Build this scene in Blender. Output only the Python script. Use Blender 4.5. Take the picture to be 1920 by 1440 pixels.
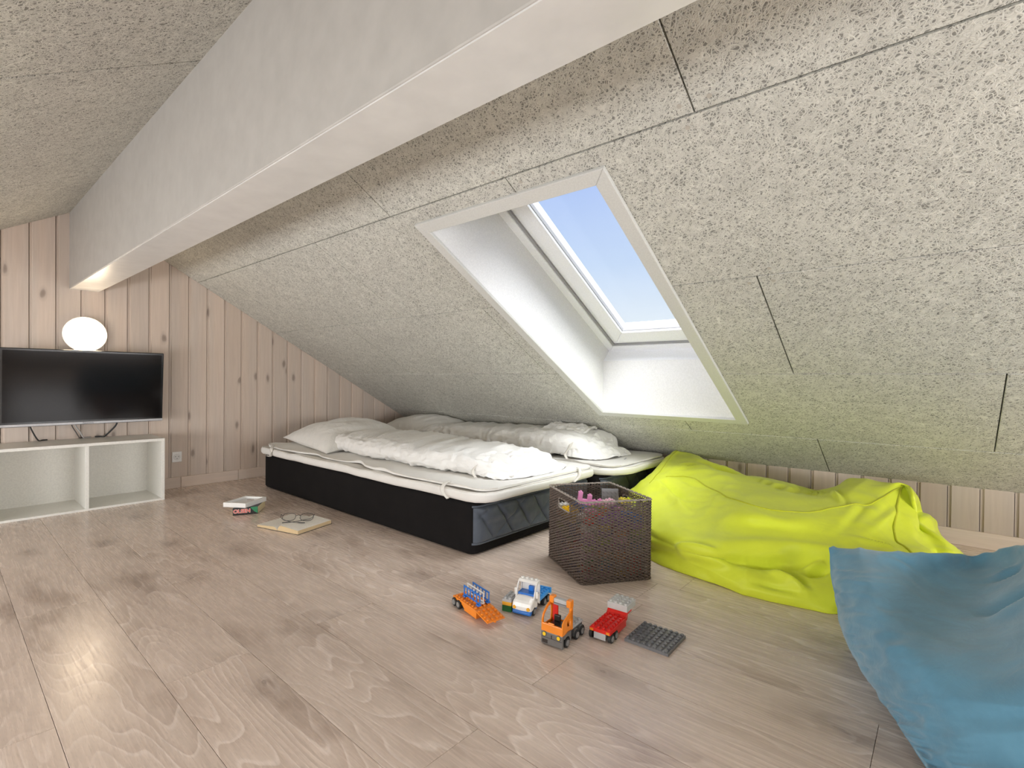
import bpy, bmesh, math, random
import numpy as np
from mathutils import Matrix, Vector
random.seed(7)
S = bpy.context.scene
for o in list(bpy.data.objects): bpy.data.objects.remove(o)
COL = S.collection

# ------------------------------------------------------------------ camera
cam_d = bpy.data.cameras.new('camera'); cam = bpy.data.objects.new('camera', cam_d); COL.objects.link(cam)
cam_d.sensor_width = 36.0; cam_d.lens = 945.33/1920*36; cam_d.clip_start = 0.02
def cam_axes(yaw, p, r):
    cy, sy, cp, sp = math.cos(yaw), math.sin(yaw), math.cos(p), math.sin(p)
    f = Vector((cy*cp, sy*cp, -sp)); rt = Vector((sy, -cy, 0)); dn = f.cross(rt)
    return rt*math.cos(r)+dn*math.sin(r), -rt*math.sin(r)+dn*math.cos(r), f
cr, cd, cf = cam_axes(-0.856245, 8.875e-3, -9.560e-3)
m = Matrix((cr, -cd, -cf)).transposed().to_4x4(); m.translation = (0, 0, 0.735)
cam.matrix_world = m
S.camera = cam

# ------------------------------------------------------------------ sky, sun, big lights, exposure
w = bpy.data.worlds.new('sky'); S.world = w; w.use_nodes = True
nt = w.node_tree; nt.nodes.clear()
wo = nt.nodes.new('ShaderNodeOutputWorld'); bg = nt.nodes.new('ShaderNodeBackground')
tc = nt.nodes.new('ShaderNodeTexCoord'); sx = nt.nodes.new('ShaderNodeSeparateXYZ'); rp = nt.nodes.new('ShaderNodeValToRGB')
nt.links.new(tc.outputs['Generated'], sx.inputs[0]); nt.links.new(sx.outputs['Z'], rp.inputs[0])
nt.links.new(rp.outputs[0], bg.inputs[0]); nt.links.new(bg.outputs[0], wo.inputs[0])
e = rp.color_ramp.elements
e[0].position = 0.03; e[0].color = (0.76, 0.80, 0.83, 1)
e[1].position = 1.0; e[1].color = (0.15, 0.26, 0.66, 1)
for pos_, col_ in ((0.11, (0.70, 0.76, 0.825, 1)), (0.22, (0.52, 0.63, 0.82, 1)), (0.37, (0.39, 0.505, 0.81, 1)), (0.65, (0.26, 0.38, 0.76, 1))):
    k = e.new(pos_); k.color = col_
bg.inputs[1].default_value = 1.22
def light(name, kind, loc, rot, energy, color=(1, 1, 1), size=1.0, size_y=None, angle=None):
    d = bpy.data.lights.new(name, kind); d.energy = energy; d.color = color
    if kind == 'AREA':
        d.size = size
        if size_y: d.shape = 'RECTANGLE'; d.size_y = size_y
    if angle is not None: d.angle = angle
    o = bpy.data.objects.new(name, d); COL.objects.link(o); o.location = loc; o.rotation_euler = rot
    return o
def aim(o, target):
    o.rotation_euler = (Vector(target)-Vector(o.location)).to_track_quat('-Z', 'Y').to_euler()
# soft daylight falling through the roof window
sun = light('sun', 'SUN', (0, 0, 5), (0, 0, 0), 13.5, (1.0, 0.985, 0.95), angle=math.radians(70))
aim(sun, Vector((0, 0, 5))+Vector((0.30, -0.07, -0.94)))
# area fill lights added inside the closed loft, behind the camera and to its left
l1 = light('fill_behind', 'AREA', (-2.1, -1.5, 0.75), (0, 0, 0), 61, (0.98, 0.985, 1.0), 1.6, 0.7); aim(l1, (2.5, -0.9, 0.75))
l2 = light('fill_left', 'AREA', (1.5, 1.35, 0.6), (0, 0, 0), 121, (0.97, 0.98, 1.0), 4.0, 0.8); aim(l2, (1.5, -1.5, 0.65))
S.view_settings.view_transform = 'Standard'; S.view_settings.look = 'None'
S.view_settings.exposure = 0.0; S.view_settings.gamma = 1.0; S.view_settings.use_curve_mapping = False
try:
    S.cycles.max_bounces = 10; S.cycles.diffuse_bounces = 8; S.cycles.glossy_bounces = 4
    S.cycles.use_denoising = True
    S.cycles.sample_clamp_indirect = 6.0
except Exception: pass

# ------------------------------------------------------------------ object helpers
def tag(o, label=None, cat=None, group=None, kind=None):
    if label: o['label'] = label
    if cat: o['category'] = cat
    if group: o['group'] = group
    if kind: o['kind'] = kind
    return o
def empty(name, loc=(0, 0, 0), rz=0.0, **kw):
    o = bpy.data.objects.new(name, None); COL.objects.link(o); o.empty_display_size = .05
    o.matrix_world = Matrix.Translation(loc) @ Matrix.Rotation(rz, 4, 'Z')
    return tag(o, **kw)
class MB:
    """collects shapes, builds ONE mesh object"""
    def __init__(s): s.v = []; s.f = []; s.sm = []
    def add(s, v, f, smooth=False):
        b = len(s.v); s.v += [tuple(p) for p in v]; s.f += [tuple(i+b for i in q) for q in f]; s.sm += [smooth]*len(f); return s
    def box(s, x0, x1, y0, y1, z0, z1, M=None):
        v = [(x, y, z) for z in (z0, z1) for y in (y0, y1) for x in (x0, x1)]
        if M is not None: v = [tuple(M @ Vector(p)) for p in v]
        f = [(0, 2, 3, 1), (4, 5, 7, 6), (0, 1, 5, 4), (2, 6, 7, 3), (0, 4, 6, 2), (1, 3, 7, 5)]
        if M is not None and M.determinant() < 0: f = [q[::-1] for q in f]
        return s.add(v, f)
    def hexa(s, v):   # 8 points ordered like box
        return s.add(v, [(0, 2, 3, 1), (4, 5, 7, 6), (0, 1, 5, 4), (2, 6, 7, 3), (0, 4, 6, 2), (1, 3, 7, 5)])
    def cyl(s, p0, p1, r0, r1=None, n=12, caps=True, smooth=True):
        r1 = r0 if r1 is None else r1
        p0, p1 = Vector(p0), Vector(p1); d = (p1-p0).normalized(); a = d.orthogonal().normalized(); b = d.cross(a)
        v = []; 
        for p, r in ((p0, r0), (p1, r1)):
            for i in range(n):
                t = 2*math.pi*i/n; v.append(tuple(p+a*r*math.cos(t)+b*r*math.sin(t)))
        s.add(v, [(i, (i+1) % n, n+(i+1) % n, n+i) for i in range(n)], smooth)
        if caps: s.add(v, [tuple(range(n-1, -1, -1)), tuple(range(n, 2*n))])
        return s
    def tube(s, pts, r, n=6, closed=False, flat=1.0):
        pts = [Vector(p) for p in pts]; N = len(pts); rings = []; up = Vector((0, 0, 1)); v = []
        for i, p in enumerate(pts):
            t = (pts[(i+1) % N]-pts[i-1]) if closed else (pts[min(i+1, N-1)]-pts[max(i-1, 0)])
            t.normalize(); a = t.cross(up)
            if a.length < 1e-3: a = t.cross(Vector((0, 1, 0)))
            a.normalize(); b = a.cross(t)
            rr = r[i] if isinstance(r, (list, tuple)) else r
            for k in range(n):
                q = 2*math.pi*k/n; v.append(tuple(p+a*rr*math.cos(q)+b*rr*flat*math.sin(q)))
        f = []
        for i in range(N if closed else N-1):
            j = (i+1) % N
            for k in range(n):
                l = (k+1) % n; f.append((i*n+k, j*n+k, j*n+l, i*n+l))
        if not closed: f += [tuple(range(n)), tuple((N-1)*n+k for k in range(n-1, -1, -1))]
        f = [q[::-1] for q in f]
        return s.add(v, f, True)
    def sphere(s, c, rx, ry, rz, nu=16, nv=8, v0=-1.0, v1=1.0):
        v = []; f = []
        for j in range(nv+1):
            ph = math.pi/2*(v0+(v1-v0)*j/nv)
            for i in range(nu):
                t = 2*math.pi*i/nu; v.append((c[0]+rx*math.cos(ph)*math.cos(t), c[1]+ry*math.cos(ph)*math.sin(t), c[2]+rz*math.sin(ph)))
        for j in range(nv):
            for i in range(nu):
                k = (i+1) % nu; f.append((j*nu+i, j*nu+k, (j+1)*nu+k, (j+1)*nu+i))
        return s.add(v, f, True)
    def prism(s, prof, a, b, axis='y'):
        """extrude a 2-D profile (list of pairs) between a and b along axis"""
        n = len(prof); v = []
        for t in (a, b):
            for p in prof:
                v.append({'y': (p[0], t, p[1]), 'x': (t, p[0], p[1]), 'z': (p[0], p[1], t)}[axis])
        f = [(i, (i+1) % n, n+(i+1) % n, n+i) for i in range(n)]+[tuple(range(n-1, -1, -1)), tuple(range(n, 2*n))]
        return s.add(v, f)
    def grid(s, G, smooth=True, cu=False, cv=False, flip=False):
        """G: array [U][V][3]"""
        U, V = len(G), len(G[0]); v = [tuple(map(float, p)) for r in G for p in r]; f = []
        for i in range(U if cu else U-1):
            for j in range(V if cv else V-1):
                a, b, c, d = i*V+j, ((i+1) % U)*V+j, ((i+1) % U)*V+(j+1) % V, i*V+(j+1) % V
                f.append((a, d, c, b) if flip else (a, b, c, d))
        return s.add(v, f, smooth)
    def build(s, name, mat, parent=None, world=False, bevel=0.0, seg=2, M=None, kind=None, recalc=True, subsurf=0, label=None):
        me = bpy.data.meshes.new(name)
        vs = s.v
        if M is not None: vs = [tuple(M @ Vector(p)) for p in vs]
        me.from_pydata(vs, [], s.f)
        me.polygons.foreach_set('use_smooth', s.sm)
        if recalc:
            bm = bmesh.new(); bm.from_mesh(me); bmesh.ops.recalc_face_normals(bm, faces=bm.faces); bm.to_mesh(me); bm.free()
        o = bpy.data.objects.new(name, me); COL.objects.link(o)
        me.materials.append(mat)
        if parent is not None:
            o.parent = parent
            if world:
                me.transform(parent.matrix_world.inverted()) if parent.parent is None else me.transform((parent.parent.matrix_world @ parent.matrix_basis).inverted())
        if bevel:
            b = o.modifiers.new('bevel', 'BEVEL'); b.width = bevel; b.segments = seg; b.limit_method = 'ANGLE'; b.angle_limit = math.radians(40)
            b.harden_normals = False
        if subsurf:
            b = o.modifiers.new('sub', 'SUBSURF'); b.levels = subsurf; b.render_levels = subsurf
        if kind: o['kind'] = kind
        if label: o['label'] = label
        return o
def dup(root, name=None):
    r = root.copy(); COL.objects.link(r)
    for ch in [c for c in root.children]:
        c = ch.copy(); COL.objects.link(c); c.parent = r; c.matrix_parent_inverse = ch.matrix_parent_inverse
        for g in ch.children:
            d = g.copy(); COL.objects.link(d); d.parent = c; d.matrix_parent_inverse = g.matrix_parent_inverse
    return r

# ------------------------------------------------------------------ numpy noise for folds
_rs = np.random.RandomState(3); _T = _rs.rand(64, 64, 64)
def vnoise(P):
    P = np.asarray(P, float); i = np.floor(P).astype(int); f = P-i; f = f*f*(3-2*f); i &= 63; j = (i+1) & 63
    x0, y0, z0 = i[..., 0], i[..., 1], i[..., 2]; x1, y1, z1 = j[..., 0], j[..., 1], j[..., 2]
    fx, fy, fz = f[..., 0], f[..., 1], f[..., 2]
    c = lambda a, b, t: a+(b-a)*t
    return c(c(c(_T[x0, y0, z0], _T[x1, y0, z0], fx), c(_T[x0, y1, z0], _T[x1, y1, z0], fx), fy),
             c(c(_T[x0, y0, z1], _T[x1, y0, z1], fx), c(_T[x0, y1, z1], _T[x1, y1, z1], fx), fy), fz)*2-1
def ridge(P): return 1-2*np.abs(vnoise(P))
def cr_interp(A, n, axis, closed=False):
    A = np.moveaxis(np.asarray(A, float), axis, 0); N = len(A)
    t = np.linspace(0, N if closed else N-1, n, endpoint=not closed); i = np.floor(t).astype(int)
    if not closed: i = np.minimum(i, N-2)
    f = (t-i).reshape((-1,)+(1,)*(A.ndim-1))
    g = (lambda k: A[k % N]) if closed else (lambda k: A[np.clip(k, 0, N-1)])
    a, b, c, d = g(i-1), g(i), g(i+1), g(i+2)
    R = 0.5*((2*b)+(-a+c)*f+(2*a-5*b+4*c-d)*f*f+(-a+3*b-3*c+d)*f**3)
    return np.moveaxis(R, 0, axis)
def gnormals(G):
    du = np.gradient(G, axis=0); dv = np.gradient(G, axis=1); n = np.cross(du, dv)
    return n/np.maximum(np.linalg.norm(n, axis=-1, keepdims=True), 1e-9)

# ------------------------------------------------------------------ materials
def new_mat(name):
    m = bpy.data.materials.new(name); m.use_nodes = True; t = m.node_tree; b = t.nodes['Principled BSDF']
    return m, t, b
def N(t, typ, **kw):
    n = t.nodes.new('ShaderNode'+typ)
    for k, v in kw.items():
        if k.startswith('_'): setattr(n, k[1:], v)
        else: n.inputs[k.replace('__', ' ')].default_value = v
    return n
def ramp(t, src, stops, interp='LINEAR'):
    r = t.nodes.new('ShaderNodeValToRGB'); r.color_ramp.interpolation = interp; e = r.color_ramp.elements
    e[0].position, e[0].color = stops[0][0], stops[0][1]; e[1].position, e[1].color = stops[-1][0], stops[-1][1]
    for p, c in stops[1:-1]: k = e.new(p); k.color = c
    if src is not None: t.links.new(src, r.inputs[0])
    return r
def g4(x): return (x, x, x, 1)
def c4(r, g, b): return (r, g, b, 1)
def mixc(t, fac, a, b, mode='MIX'):
    n = t.nodes.new('ShaderNodeMix'); n.data_type = 'RGBA'; n.blend_type = mode
    for sk, val in ((0, fac), (6, a), (7, b)):
        if hasattr(val, 'links') or hasattr(val, 'is_linked'): t.links.new(val, n.inputs[sk])
        else: n.inputs[sk].default_value = val
    return n.outputs[2]
def math_n(t, op, a, b=None, c=None, clamp=False):
    n = t.nodes.new('ShaderNodeMath'); n.operation = op; n.use_clamp = clamp
    for i, val in enumerate((a, b, c)):
        if val is None: continue
        if hasattr(val, 'is_linked'): t.links.new(val, n.inputs[i])
        else: n.inputs[i].default_value = val
    return n.outputs[0]
def coords(t, scale=(1, 1, 1), rot=(0, 0, 0), per_object=0.0, kind='Object'):
    tcn = t.nodes.new('ShaderNodeTexCoord'); mp = t.nodes.new('ShaderNodeMapping')
    mp.inputs['Scale'].default_value = scale; mp.inputs['Rotation'].default_value = rot
    t.links.new(tcn.outputs[kind], mp.inputs[0])
    if per_object:
        oi = t.nodes.new('ShaderNodeObjectInfo'); mu = math_n(t, 'MULTIPLY', oi.outputs['Random'], per_object)
        cb = t.nodes.new('ShaderNodeCombineXYZ')
        for i in range(3): t.links.new(mu, cb.inputs[i])
        t.links.new(cb.outputs[0], mp.inputs['Location'])
    return mp.outputs[0]
def bump(t, b, h, strength=0.3, dist=0.01):
    n = t.nodes.new('ShaderNodeBump'); n.inputs['Strength'].default_value = strength; n.inputs['Distance'].default_value = dist
    t.links.new(h, n.inputs['Height']); t.links.new(n.outputs[0], b.inputs['Normal']); return n
def plain(name, col, rough=0.5, spec=0.5, metal=0.0, grain=0.0, gscale=200, emis=None, sheen=0.0):
    m, t, b = new_mat(name)
    b.inputs['Roughness'].default_value = rough; b.inputs['Metallic'].default_value = metal
    b.inputs['Specular IOR Level'].default_value = spec; b.inputs['Base Color'].default_value = c4(*col)
    n = N(t, 'TexNoise', Scale=gscale, Detail=3.0); t.links.new(coords(t), n.inputs[0])
    if sheen: b.inputs['Sheen Weight'].default_value = sheen
    lo = tuple(max(0, x*(1-.06)) for x in col); hi = tuple(min(1, x*1.05) for x in col)
    r = ramp(t, n.outputs[0], [(.3, c4(*lo)), (.7, c4(*hi))]); t.links.new(r.outputs[0], b.inputs['Base Color'])
    if grain: bump(t, b, n.outputs[0], grain, .002)
    if emis:
        b.inputs['Emission Color'].default_value = c4(*emis[0]); b.inputs['Emission Strength'].default_value = emis[1]
    return m
def mat_woodwool():
    """bonded wood-wool: strands painted layer over layer, dark pits between them"""
    m, t, b = new_mat('wood_wool_panel'); b.inputs['Roughness'].default_value = .9; b.inputs['Specular IOR Level'].default_value = .12
    rs_ = random.Random(5); val = None; hgt = None
    for i in range(8):
        tcn = t.nodes.new('ShaderNodeTexCoord'); r1 = N(t, 'Mapping'); r1.inputs['Rotation'].default_value = (rs_.uniform(0, 3), rs_.uniform(0, 3), i*.8+rs_.uniform(0, .5)); r1.inputs['Location'].default_value = (i*7.3, i*3.1, i*5.7)
        t.links.new(tcn.outputs['Object'], r1.inputs[0]); r2 = N(t, 'Mapping'); r2.inputs['Scale'].default_value = (1, .13, 1); t.links.new(r1.outputs[0], r2.inputs[0])
        n = N(t, 'TexNoise', Scale=float((84, 74, 90, 70, 80, 96, 86, 72)[i]), Detail=0.0, Roughness=.3); t.links.new(r2.outputs[0], n.inputs[0])
        d = math_n(t, 'ABSOLUTE', math_n(t, 'SUBTRACT', n.outputs[0], .5)); h = math_n(t, 'SUBTRACT', 1.0, math_n(t, 'DIVIDE', d, (.050, .048, .046, .044, .042, .038, .034, .030)[i]), clamp=True)
        sh = ramp(t, h, [(0, g4(.50+.015*i)), (.28, g4(.84+.015*i+.03*(i % 2))), (1, g4(.95+.02*i))]); mask = math_n(t, 'GREATER_THAN', h, .03)
        hh = math_n(t, 'ADD', math_n(t, 'MULTIPLY', h, .35), .12*i)
        val = mixc(t, mask, g4(.40) if val is None else val, sh.outputs[0]); 
        hgt = math_n(t, 'MULTIPLY', mask, hh) if hgt is None else math_n(t, 'ADD', math_n(t, 'MULTIPLY', hgt, math_n(t, 'SUBTRACT', 1.0, mask)), math_n(t, 'MULTIPLY', mask, hh))
    big = N(t, 'TexNoise', Scale=3.0, Detail=4.0); t.links.new(coords(t), big.inputs[0])
    mid = N(t, 'TexNoise', Scale=26.0, Detail=3.0); t.links.new(coords(t), mid.inputs[0])
    c = mixc(t, 1.0, val, c4(.64, .635, .58), 'MULTIPLY')
    mm = ramp(t, mid.outputs[0], [(.3, g4(.90)), (.7, g4(1.05))]); bb = ramp(t, big.outputs[0], [(.3, g4(.95)), (.7, g4(1.03))])
    c = mixc(t, 1.0, mixc(t, 1.0, c, mm.outputs[0], 'MULTIPLY'), bb.outputs[0], 'MULTIPLY')
    t.links.new(c, b.inputs['Base Color']); bump(t, b, hgt, .45, .0025)
    return m
def mat_pine(name, light_=1.0, axis='z', knots=True, warm=0.0):
    """white-washed pine, grain along axis, knots"""
    m, t, b = new_mat(name); b.inputs['Roughness'].default_value = .55; b.inputs['Specular IOR Level'].default_value = .3
    sc = {'z': (1, 1, .05), 'x': (.05, 1, 1), 'y': (1, .05, 1)}[axis]
    co = coords(t, scale=sc, per_object=37.0)
    n = N(t, 'TexNoise', Scale=70.0, Detail=4.0, Roughness=.6, Distortion=.6); t.links.new(co, n.inputs[0])
    n2 = N(t, 'TexNoise', Scale=9.0, Detail=2.0); t.links.new(co, n2.inputs[0])
    a = (.56*light_, .47*light_, .40*light_); bcol = (.64*light_, .545*light_, .47*light_)
    r = ramp(t, n.outputs[0], [(.25, c4(*a)), (.75, c4(*bcol))])
    r2 = ramp(t, n2.outputs[0], [(.35, c4(.95, .96, .97)), (.65, c4(1.03, 1.0, .975))])
    c = mixc(t, 1.0, r.outputs[0], r2.outputs[0], 'MULTIPLY')
    oi = t.nodes.new('ShaderNodeObjectInfo'); rr = ramp(t, oi.outputs['Random'], [(0, g4(.93)), (1, g4(1.06))])
    c = mixc(t, 1.0, c, rr.outputs[0], 'MULTIPLY')
    if knots:
        ks = {'z': (1, 1, .42), 'x': (.42, 1, 1), 'y': (1, .42, 1)}[axis]
        kc = coords(t, scale=ks, per_object=11.0)
        nd = N(t, 'TexNoise', Scale=30.0, Detail=1.0); t.links.new(kc, nd.inputs[0])
        kk = mixc(t, .012, kc, nd.outputs['Color'], 'ADD')
        sp = t.nodes.new('ShaderNodeSeparateXYZ'); t.links.new(kk, sp.inputs[0]); cb2 = t.nodes.new('ShaderNodeCombineXYZ')
        t.links.new(math_n(t, 'ADD', sp.outputs[0], sp.outputs[1]), cb2.inputs[0]); t.links.new(sp.outputs[2], cb2.inputs[1])
        v = N(t, 'TexVoronoi', Scale=9.5, _voronoi_dimensions='2D'); t.links.new(cb2.outputs[0], v.inputs['Vector'])
        sel = math_n(t, 'GREATER_THAN', v.outputs['Color'], .68)
        d = v.outputs['Distance']
        spot = ramp(t, d, [(.0, g4(1)), (.07, g4(.85)), (.12, g4(.25)), (.2, g4(0))])
        f = math_n(t, 'MULTIPLY', spot.outputs[0], sel, clamp=True); f = math_n(t, 'MULTIPLY', f, .8)
        c = mixc(t, f, c, c4(.22*light_, .17*light_, .14*light_))
    t.links.new(c, b.inputs['Base Color']); bump(t, b, n.outputs[0], .08, .002)
    return m
def mat_oak():
    m, t, b = new_mat('oak_laminate'); b.inputs['Specular IOR Level'].default_value = .5
    # growth rings: a tall paraboloid field sliced by the board gives cathedral figures
    co = coords(t, scale=(.15, 1, 1), per_object=61.0)
    nd = N(t, 'TexNoise', Scale=1.9, Detail=3.0, Roughness=.5); t.links.new(co, nd.inputs[0])
    nd2 = N(t, 'TexNoise', Scale=9.0, Detail=2.0, Roughness=.5); t.links.new(coords(t, scale=(.35, 1, 1), per_object=13.0), nd2.inputs[0])
    fld = math_n(t, 'ADD', math_n(t, 'MULTIPLY', nd.outputs[0], 58.0), math_n(t, 'MULTIPLY', nd2.outputs[0], 3.5))
    fr_ = math_n(t, 'FRACT', fld)
    fine = N(t, 'TexNoise', Scale=170.0, Detail=3.0); t.links.new(coords(t, scale=(.05, 1, 1), per_object=17.0), fine.inputs[0])
    pore = N(t, 'TexNoise', Scale=420.0, Detail=1.0); t.links.new(coords(t, scale=(.12, 1, 1)), pore.inputs[0])
    big = N(t, 'TexNoise', Scale=5.0, Detail=4.0, Roughness=.62); t.links.new(coords(t, scale=(.45, 1, 1), per_object=23.0), big.inputs[0])
    amp = N(t, 'TexNoise', Scale=4.0, Detail=1.0); t.links.new(coords(t, scale=(.3, 1, 1), per_object=31.0), amp.inputs[0])
    ringc = ramp(t, fr_, [(0, c4(.60, .505, .435)), (.45, c4(.665, .57, .495)), (.78, c4(.685, .59, .515)), (.88, c4(.80, .71, .64)), (.95, c4(.78, .69, .615)), (1, c4(.59, .495, .425))])
    am = ramp(t, amp.outputs[0], [(.40, g4(.18)), (.58, g4(.95))])
    c = mixc(t, am.outputs[0], c4(.675, .58, .505), ringc.outputs[0])
    f1 = ramp(t, fine.outputs[0], [(.3, g4(.925)), (.7, g4(1.04))]); p1 = ramp(t, pore.outputs[0], [(.25, g4(.88)), (.45, g4(1.01))])
    b1 = ramp(t, big.outputs[0], [(.32, c4(.68, .64, .615)), (.44, c4(.93, .915, .905)), (.75, g4(1.07))])
    for q in (f1, p1, b1): c = mixc(t, 1.0, c, q.outputs[0], 'MULTIPLY')
    oi = t.nodes.new('ShaderNodeObjectInfo'); rr = ramp(t, oi.outputs['Random'], [(0, g4(.95)), (1, g4(1.05))])
    c = mixc(t, 1.0, c, rr.outputs[0], 'MULTIPLY')
    kc = coords(t, scale=(.5, 1, 1), per_object=7.0)
    kn = N(t, 'TexNoise', Scale=16.0, Detail=3.0); t.links.new(kc, kn.inputs[0]); kk = mixc(t, .09, kc, kn.outputs['Color'], 'ADD')
    v = N(t, 'TexVoronoi', Scale=3.6, _voronoi_dimensions='2D'); t.links.new(kk, v.inputs['Vector'])
    sel = math_n(t, 'GREATER_THAN', v.outputs['Color'], .38)
    ring = ramp(t, v.outputs['Distance'], [(0, g4(.6)), (.02, g4(1.0)), (.04, g4(.40)), (.06, g4(.60)), (.11, g4(.28)), (.24, g4(0))])
    f = math_n(t, 'MULTIPLY', math_n(t, 'MULTIPLY', ring.outputs[0], sel), .78, clamp=True)
    c = mixc(t, f, c, c4(.22, .165, .135))
    c = mixc(t, 1.0, c, c4(.985, .945, .925), 'MULTIPLY'); t.links.new(c, b.inputs['Base Color'])
    rg = ramp(t, fine.outputs[0], [(.3, g4(.22)), (.7, g4(.31))]); t.links.new(rg.outputs[0], b.inputs['Roughness'])
    hh = math_n(t, 'ADD', math_n(t, 'MULTIPLY', fr_, .3), fine.outputs[0]); bump(t, b, hh, .06, .0012)
    return m
def mat_cloth(name, col, rough=.85, scale=900, strength=.25, sheen=.2, mottled=.06, wr=0.0, wscale=14):
    m, t, b = new_mat(name); b.inputs['Roughness'].default_value = rough; b.inputs['Specular IOR Level'].default_value = .2
    b.inputs['Sheen Weight'].default_value = sheen; b.inputs['Sheen Roughness'].default_value = .5
    co = coords(t)
    wv = N(t, 'TexNoise', Scale=float(scale), Detail=2.0); t.links.new(co, wv.inputs[0])
    bg_ = N(t, 'TexNoise', Scale=9.0, Detail=4.0, Roughness=.65); t.links.new(co, bg_.inputs[0])
    lo = tuple(x*(1-mottled) for x in col); hi = tuple(min(1, x*(1+mottled)) for x in col)
    r = ramp(t, bg_.outputs[0], [(.3, c4(*lo)), (.7, c4(*hi))]); t.links.new(r.outputs[0], b.inputs['Base Color'])
    h = wv.outputs[0]
    bn = bump(t, b, h, strength, .001)
    if wr:
        n2 = N(t, 'TexNoise', Scale=float(wscale), Detail=4.0, Roughness=.6, Distortion=1.2); t.links.new(co, n2.inputs[0])
        b2 = t.nodes.new('ShaderNodeBump'); b2.inputs['Strength'].default_value = wr; b2.inputs['Distance'].default_value = .02
        t.links.new(n2.outputs[0], b2.inputs['Height']); t.links.new(b2.outputs[0], bn.inputs['Normal'])
    return m
M_PANEL = mat_woodwool()
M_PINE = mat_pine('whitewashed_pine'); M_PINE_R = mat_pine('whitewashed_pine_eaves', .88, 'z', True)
M_SKIRT = mat_pine('skirting_pine', 1.05, 'y', False); M_SKIRTX = mat_pine('skirting_pine_long', 1.12, 'x', False)
M_OAK = mat_oak()
M_WHITE = plain('white_paint', (.80, .79, .765), .38, .4, grain=.06, gscale=40)
M_BEAM = plain('beam_shaded_paint', (.425, .41, .385), .42, .4, grain=.15, gscale=18)
M_BEAMLOW = plain('beam_lit_paint', (.64, .635, .62), .30, .5, grain=.2, gscale=14)  # same paint as the faces, with the light on the underside put in
M_TRIM = plain('casing_paint', (.63, .635, .615), .45, .4)
M_LINING = plain('lining_paint', (.80, .80, .81), .5, .3)
M_SASH = plain('sash_lacquer', (.88, .89, .92), .35, .4)
M_DARK = plain('dark_gasket', (.10, .10, .10), .7)
M_GASK = plain('grey_gasket', (.34, .34, .35), .6)
M_GAP = plain('shadow_gap', (.10, .085, .07), .9)
# ------------------------------------------------------------------ the setting
TA = .579; LN = math.hypot(1, TA)
YE, ZE = -3.087, .266             # eaves line of the sloping ceiling
YR = -.592; ZR = ZE+TA*(YR-YE)    # ridge
XB, XF = 3.844, -2.3              # gable wall, far end behind the camera
YL = 2*YR-YE
def ceil_z(y): return ZE+TA*(y-YE) if y <= YR else ZE+TA*(YL-y)
def C(x, s, d=0.0):               # point on the right-hand slope: x along the ridge, s up the slope, d outwards
    return (x, YE+s/LN-d*TA/LN, ZE+s*TA/LN+d/LN)
def CL(x, s, d=0.0):              # same on the left-hand slope, s down from the ridge
    return (x, YR+s/LN+d*TA/LN, ZR-s*TA/LN+d/LN)

# floor: sub-floor slab and laminate planks
fl = empty('floor', (0, 0, 0), kind='structure')
MB().box(XF-.1, XB+.1, YE-.1, YL+.1, -.05, -.0095).build('subfloor', M_GAP, fl)
PW = .1945; y_seam0 = -.170; plank_me = {}
offs = {}
for k in range(-16, 12):
    y1 = y_seam0+PW*k+0.0; y0 = y1-PW
    if y1 < YE or y0 > YL: continue
    # joints measured in the photo alternate by half a plank
    ph = {0: 2.11, 1: 1.40, -1: 1.403, -2: 2.07, -3: 1.415, -4: 2.08, -5: 1.435, -6: .133+1.95, -7: .79}.get(k, (2.09 if k % 2 == 0 else 1.41)+.07*math.sin(k*5.))
    x = ph-1.33*6
    while x < XB:
        a, b_ = max(x, XF), min(x+1.33, XB); x += 1.33
        if b_-a < .02: continue
        g = .0005
        ya, yb = max(y0, YE)+g, min(y1, YL)-g
        if yb-ya < .01: continue
        key = (round(b_-a, 3), round(yb-ya, 3))
        if key not in plank_me:
            mb = MB(); L, W = b_-a-2*g, yb-ya; c = .0003
            mb.add([(0, 0, -.009), (L, 0, -.009), (L, W, -.009), (0, W, -.009), (0, 0, -c), (L, 0, -c), (L, W, -c), (0, W, -c), (c, c, 0), (L-c, c, 0), (L-c, W-c, 0), (c, W-c, 0)],
                   [(0, 1, 5, 4), (1, 2, 6, 5), (2, 3, 7, 6), (3, 0, 4, 7), (4, 5, 9, 8), (5, 6, 10, 9), (6, 7, 11, 10), (7, 4, 8, 11), (8, 9, 10, 11)])
            o = mb.build('plank', M_OAK, fl); plank_me[key] = o.data
        else:
            o = bpy.data.objects.new('plank', plank_me[key]); COL.objects.link(o); o.parent = fl
        o.location = (a+g, ya, 0)

# board cladding: one board = wide face + recessed tongue, top follows the slope
def board(name, parent, a, p, face, tongue_d, depth, z0, ztop, axis, mat, sgn=1):
    """a: start coordinate along the wall, p pitch; axis 'y' (gable wall, face at x=XB) or 'x' (eaves wall, face at y=YE)"""
    prof = [(a+.0015, 0.0015), (a+.003, 0), (a+face-.002, 0), (a+face, .0025), (a+face, tongue_d), (a+p-.0012, tongue_d), (a+p-.0012, depth), (a+.0015, depth)]
    v = []
    for top in (0, 1):
        for (c, d) in prof:
            z = z0 if not top else ztop(c)
            v.append((XB+d, c, z) if axis == 'y' else (c, YE-d, z))
    n = len(prof); f = [(i, (i+1) % n, n+(i+1) % n, n+i) for i in range(n)]+[tuple(range(n-1, -1, -1)), tuple(range(n, 2*n))]
    mb = MB(); mb.add(v, f); return mb.build(name, mat, parent)
wb = empty('wall_back', (0, 0, 0), kind='structure')
MB().box(XB+.02, XB+.06, YE-.2, YL+.2, -.05, ZR+.15).build('wall_core', M_GAP, wb)
y = -.245+.1105*20
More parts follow.
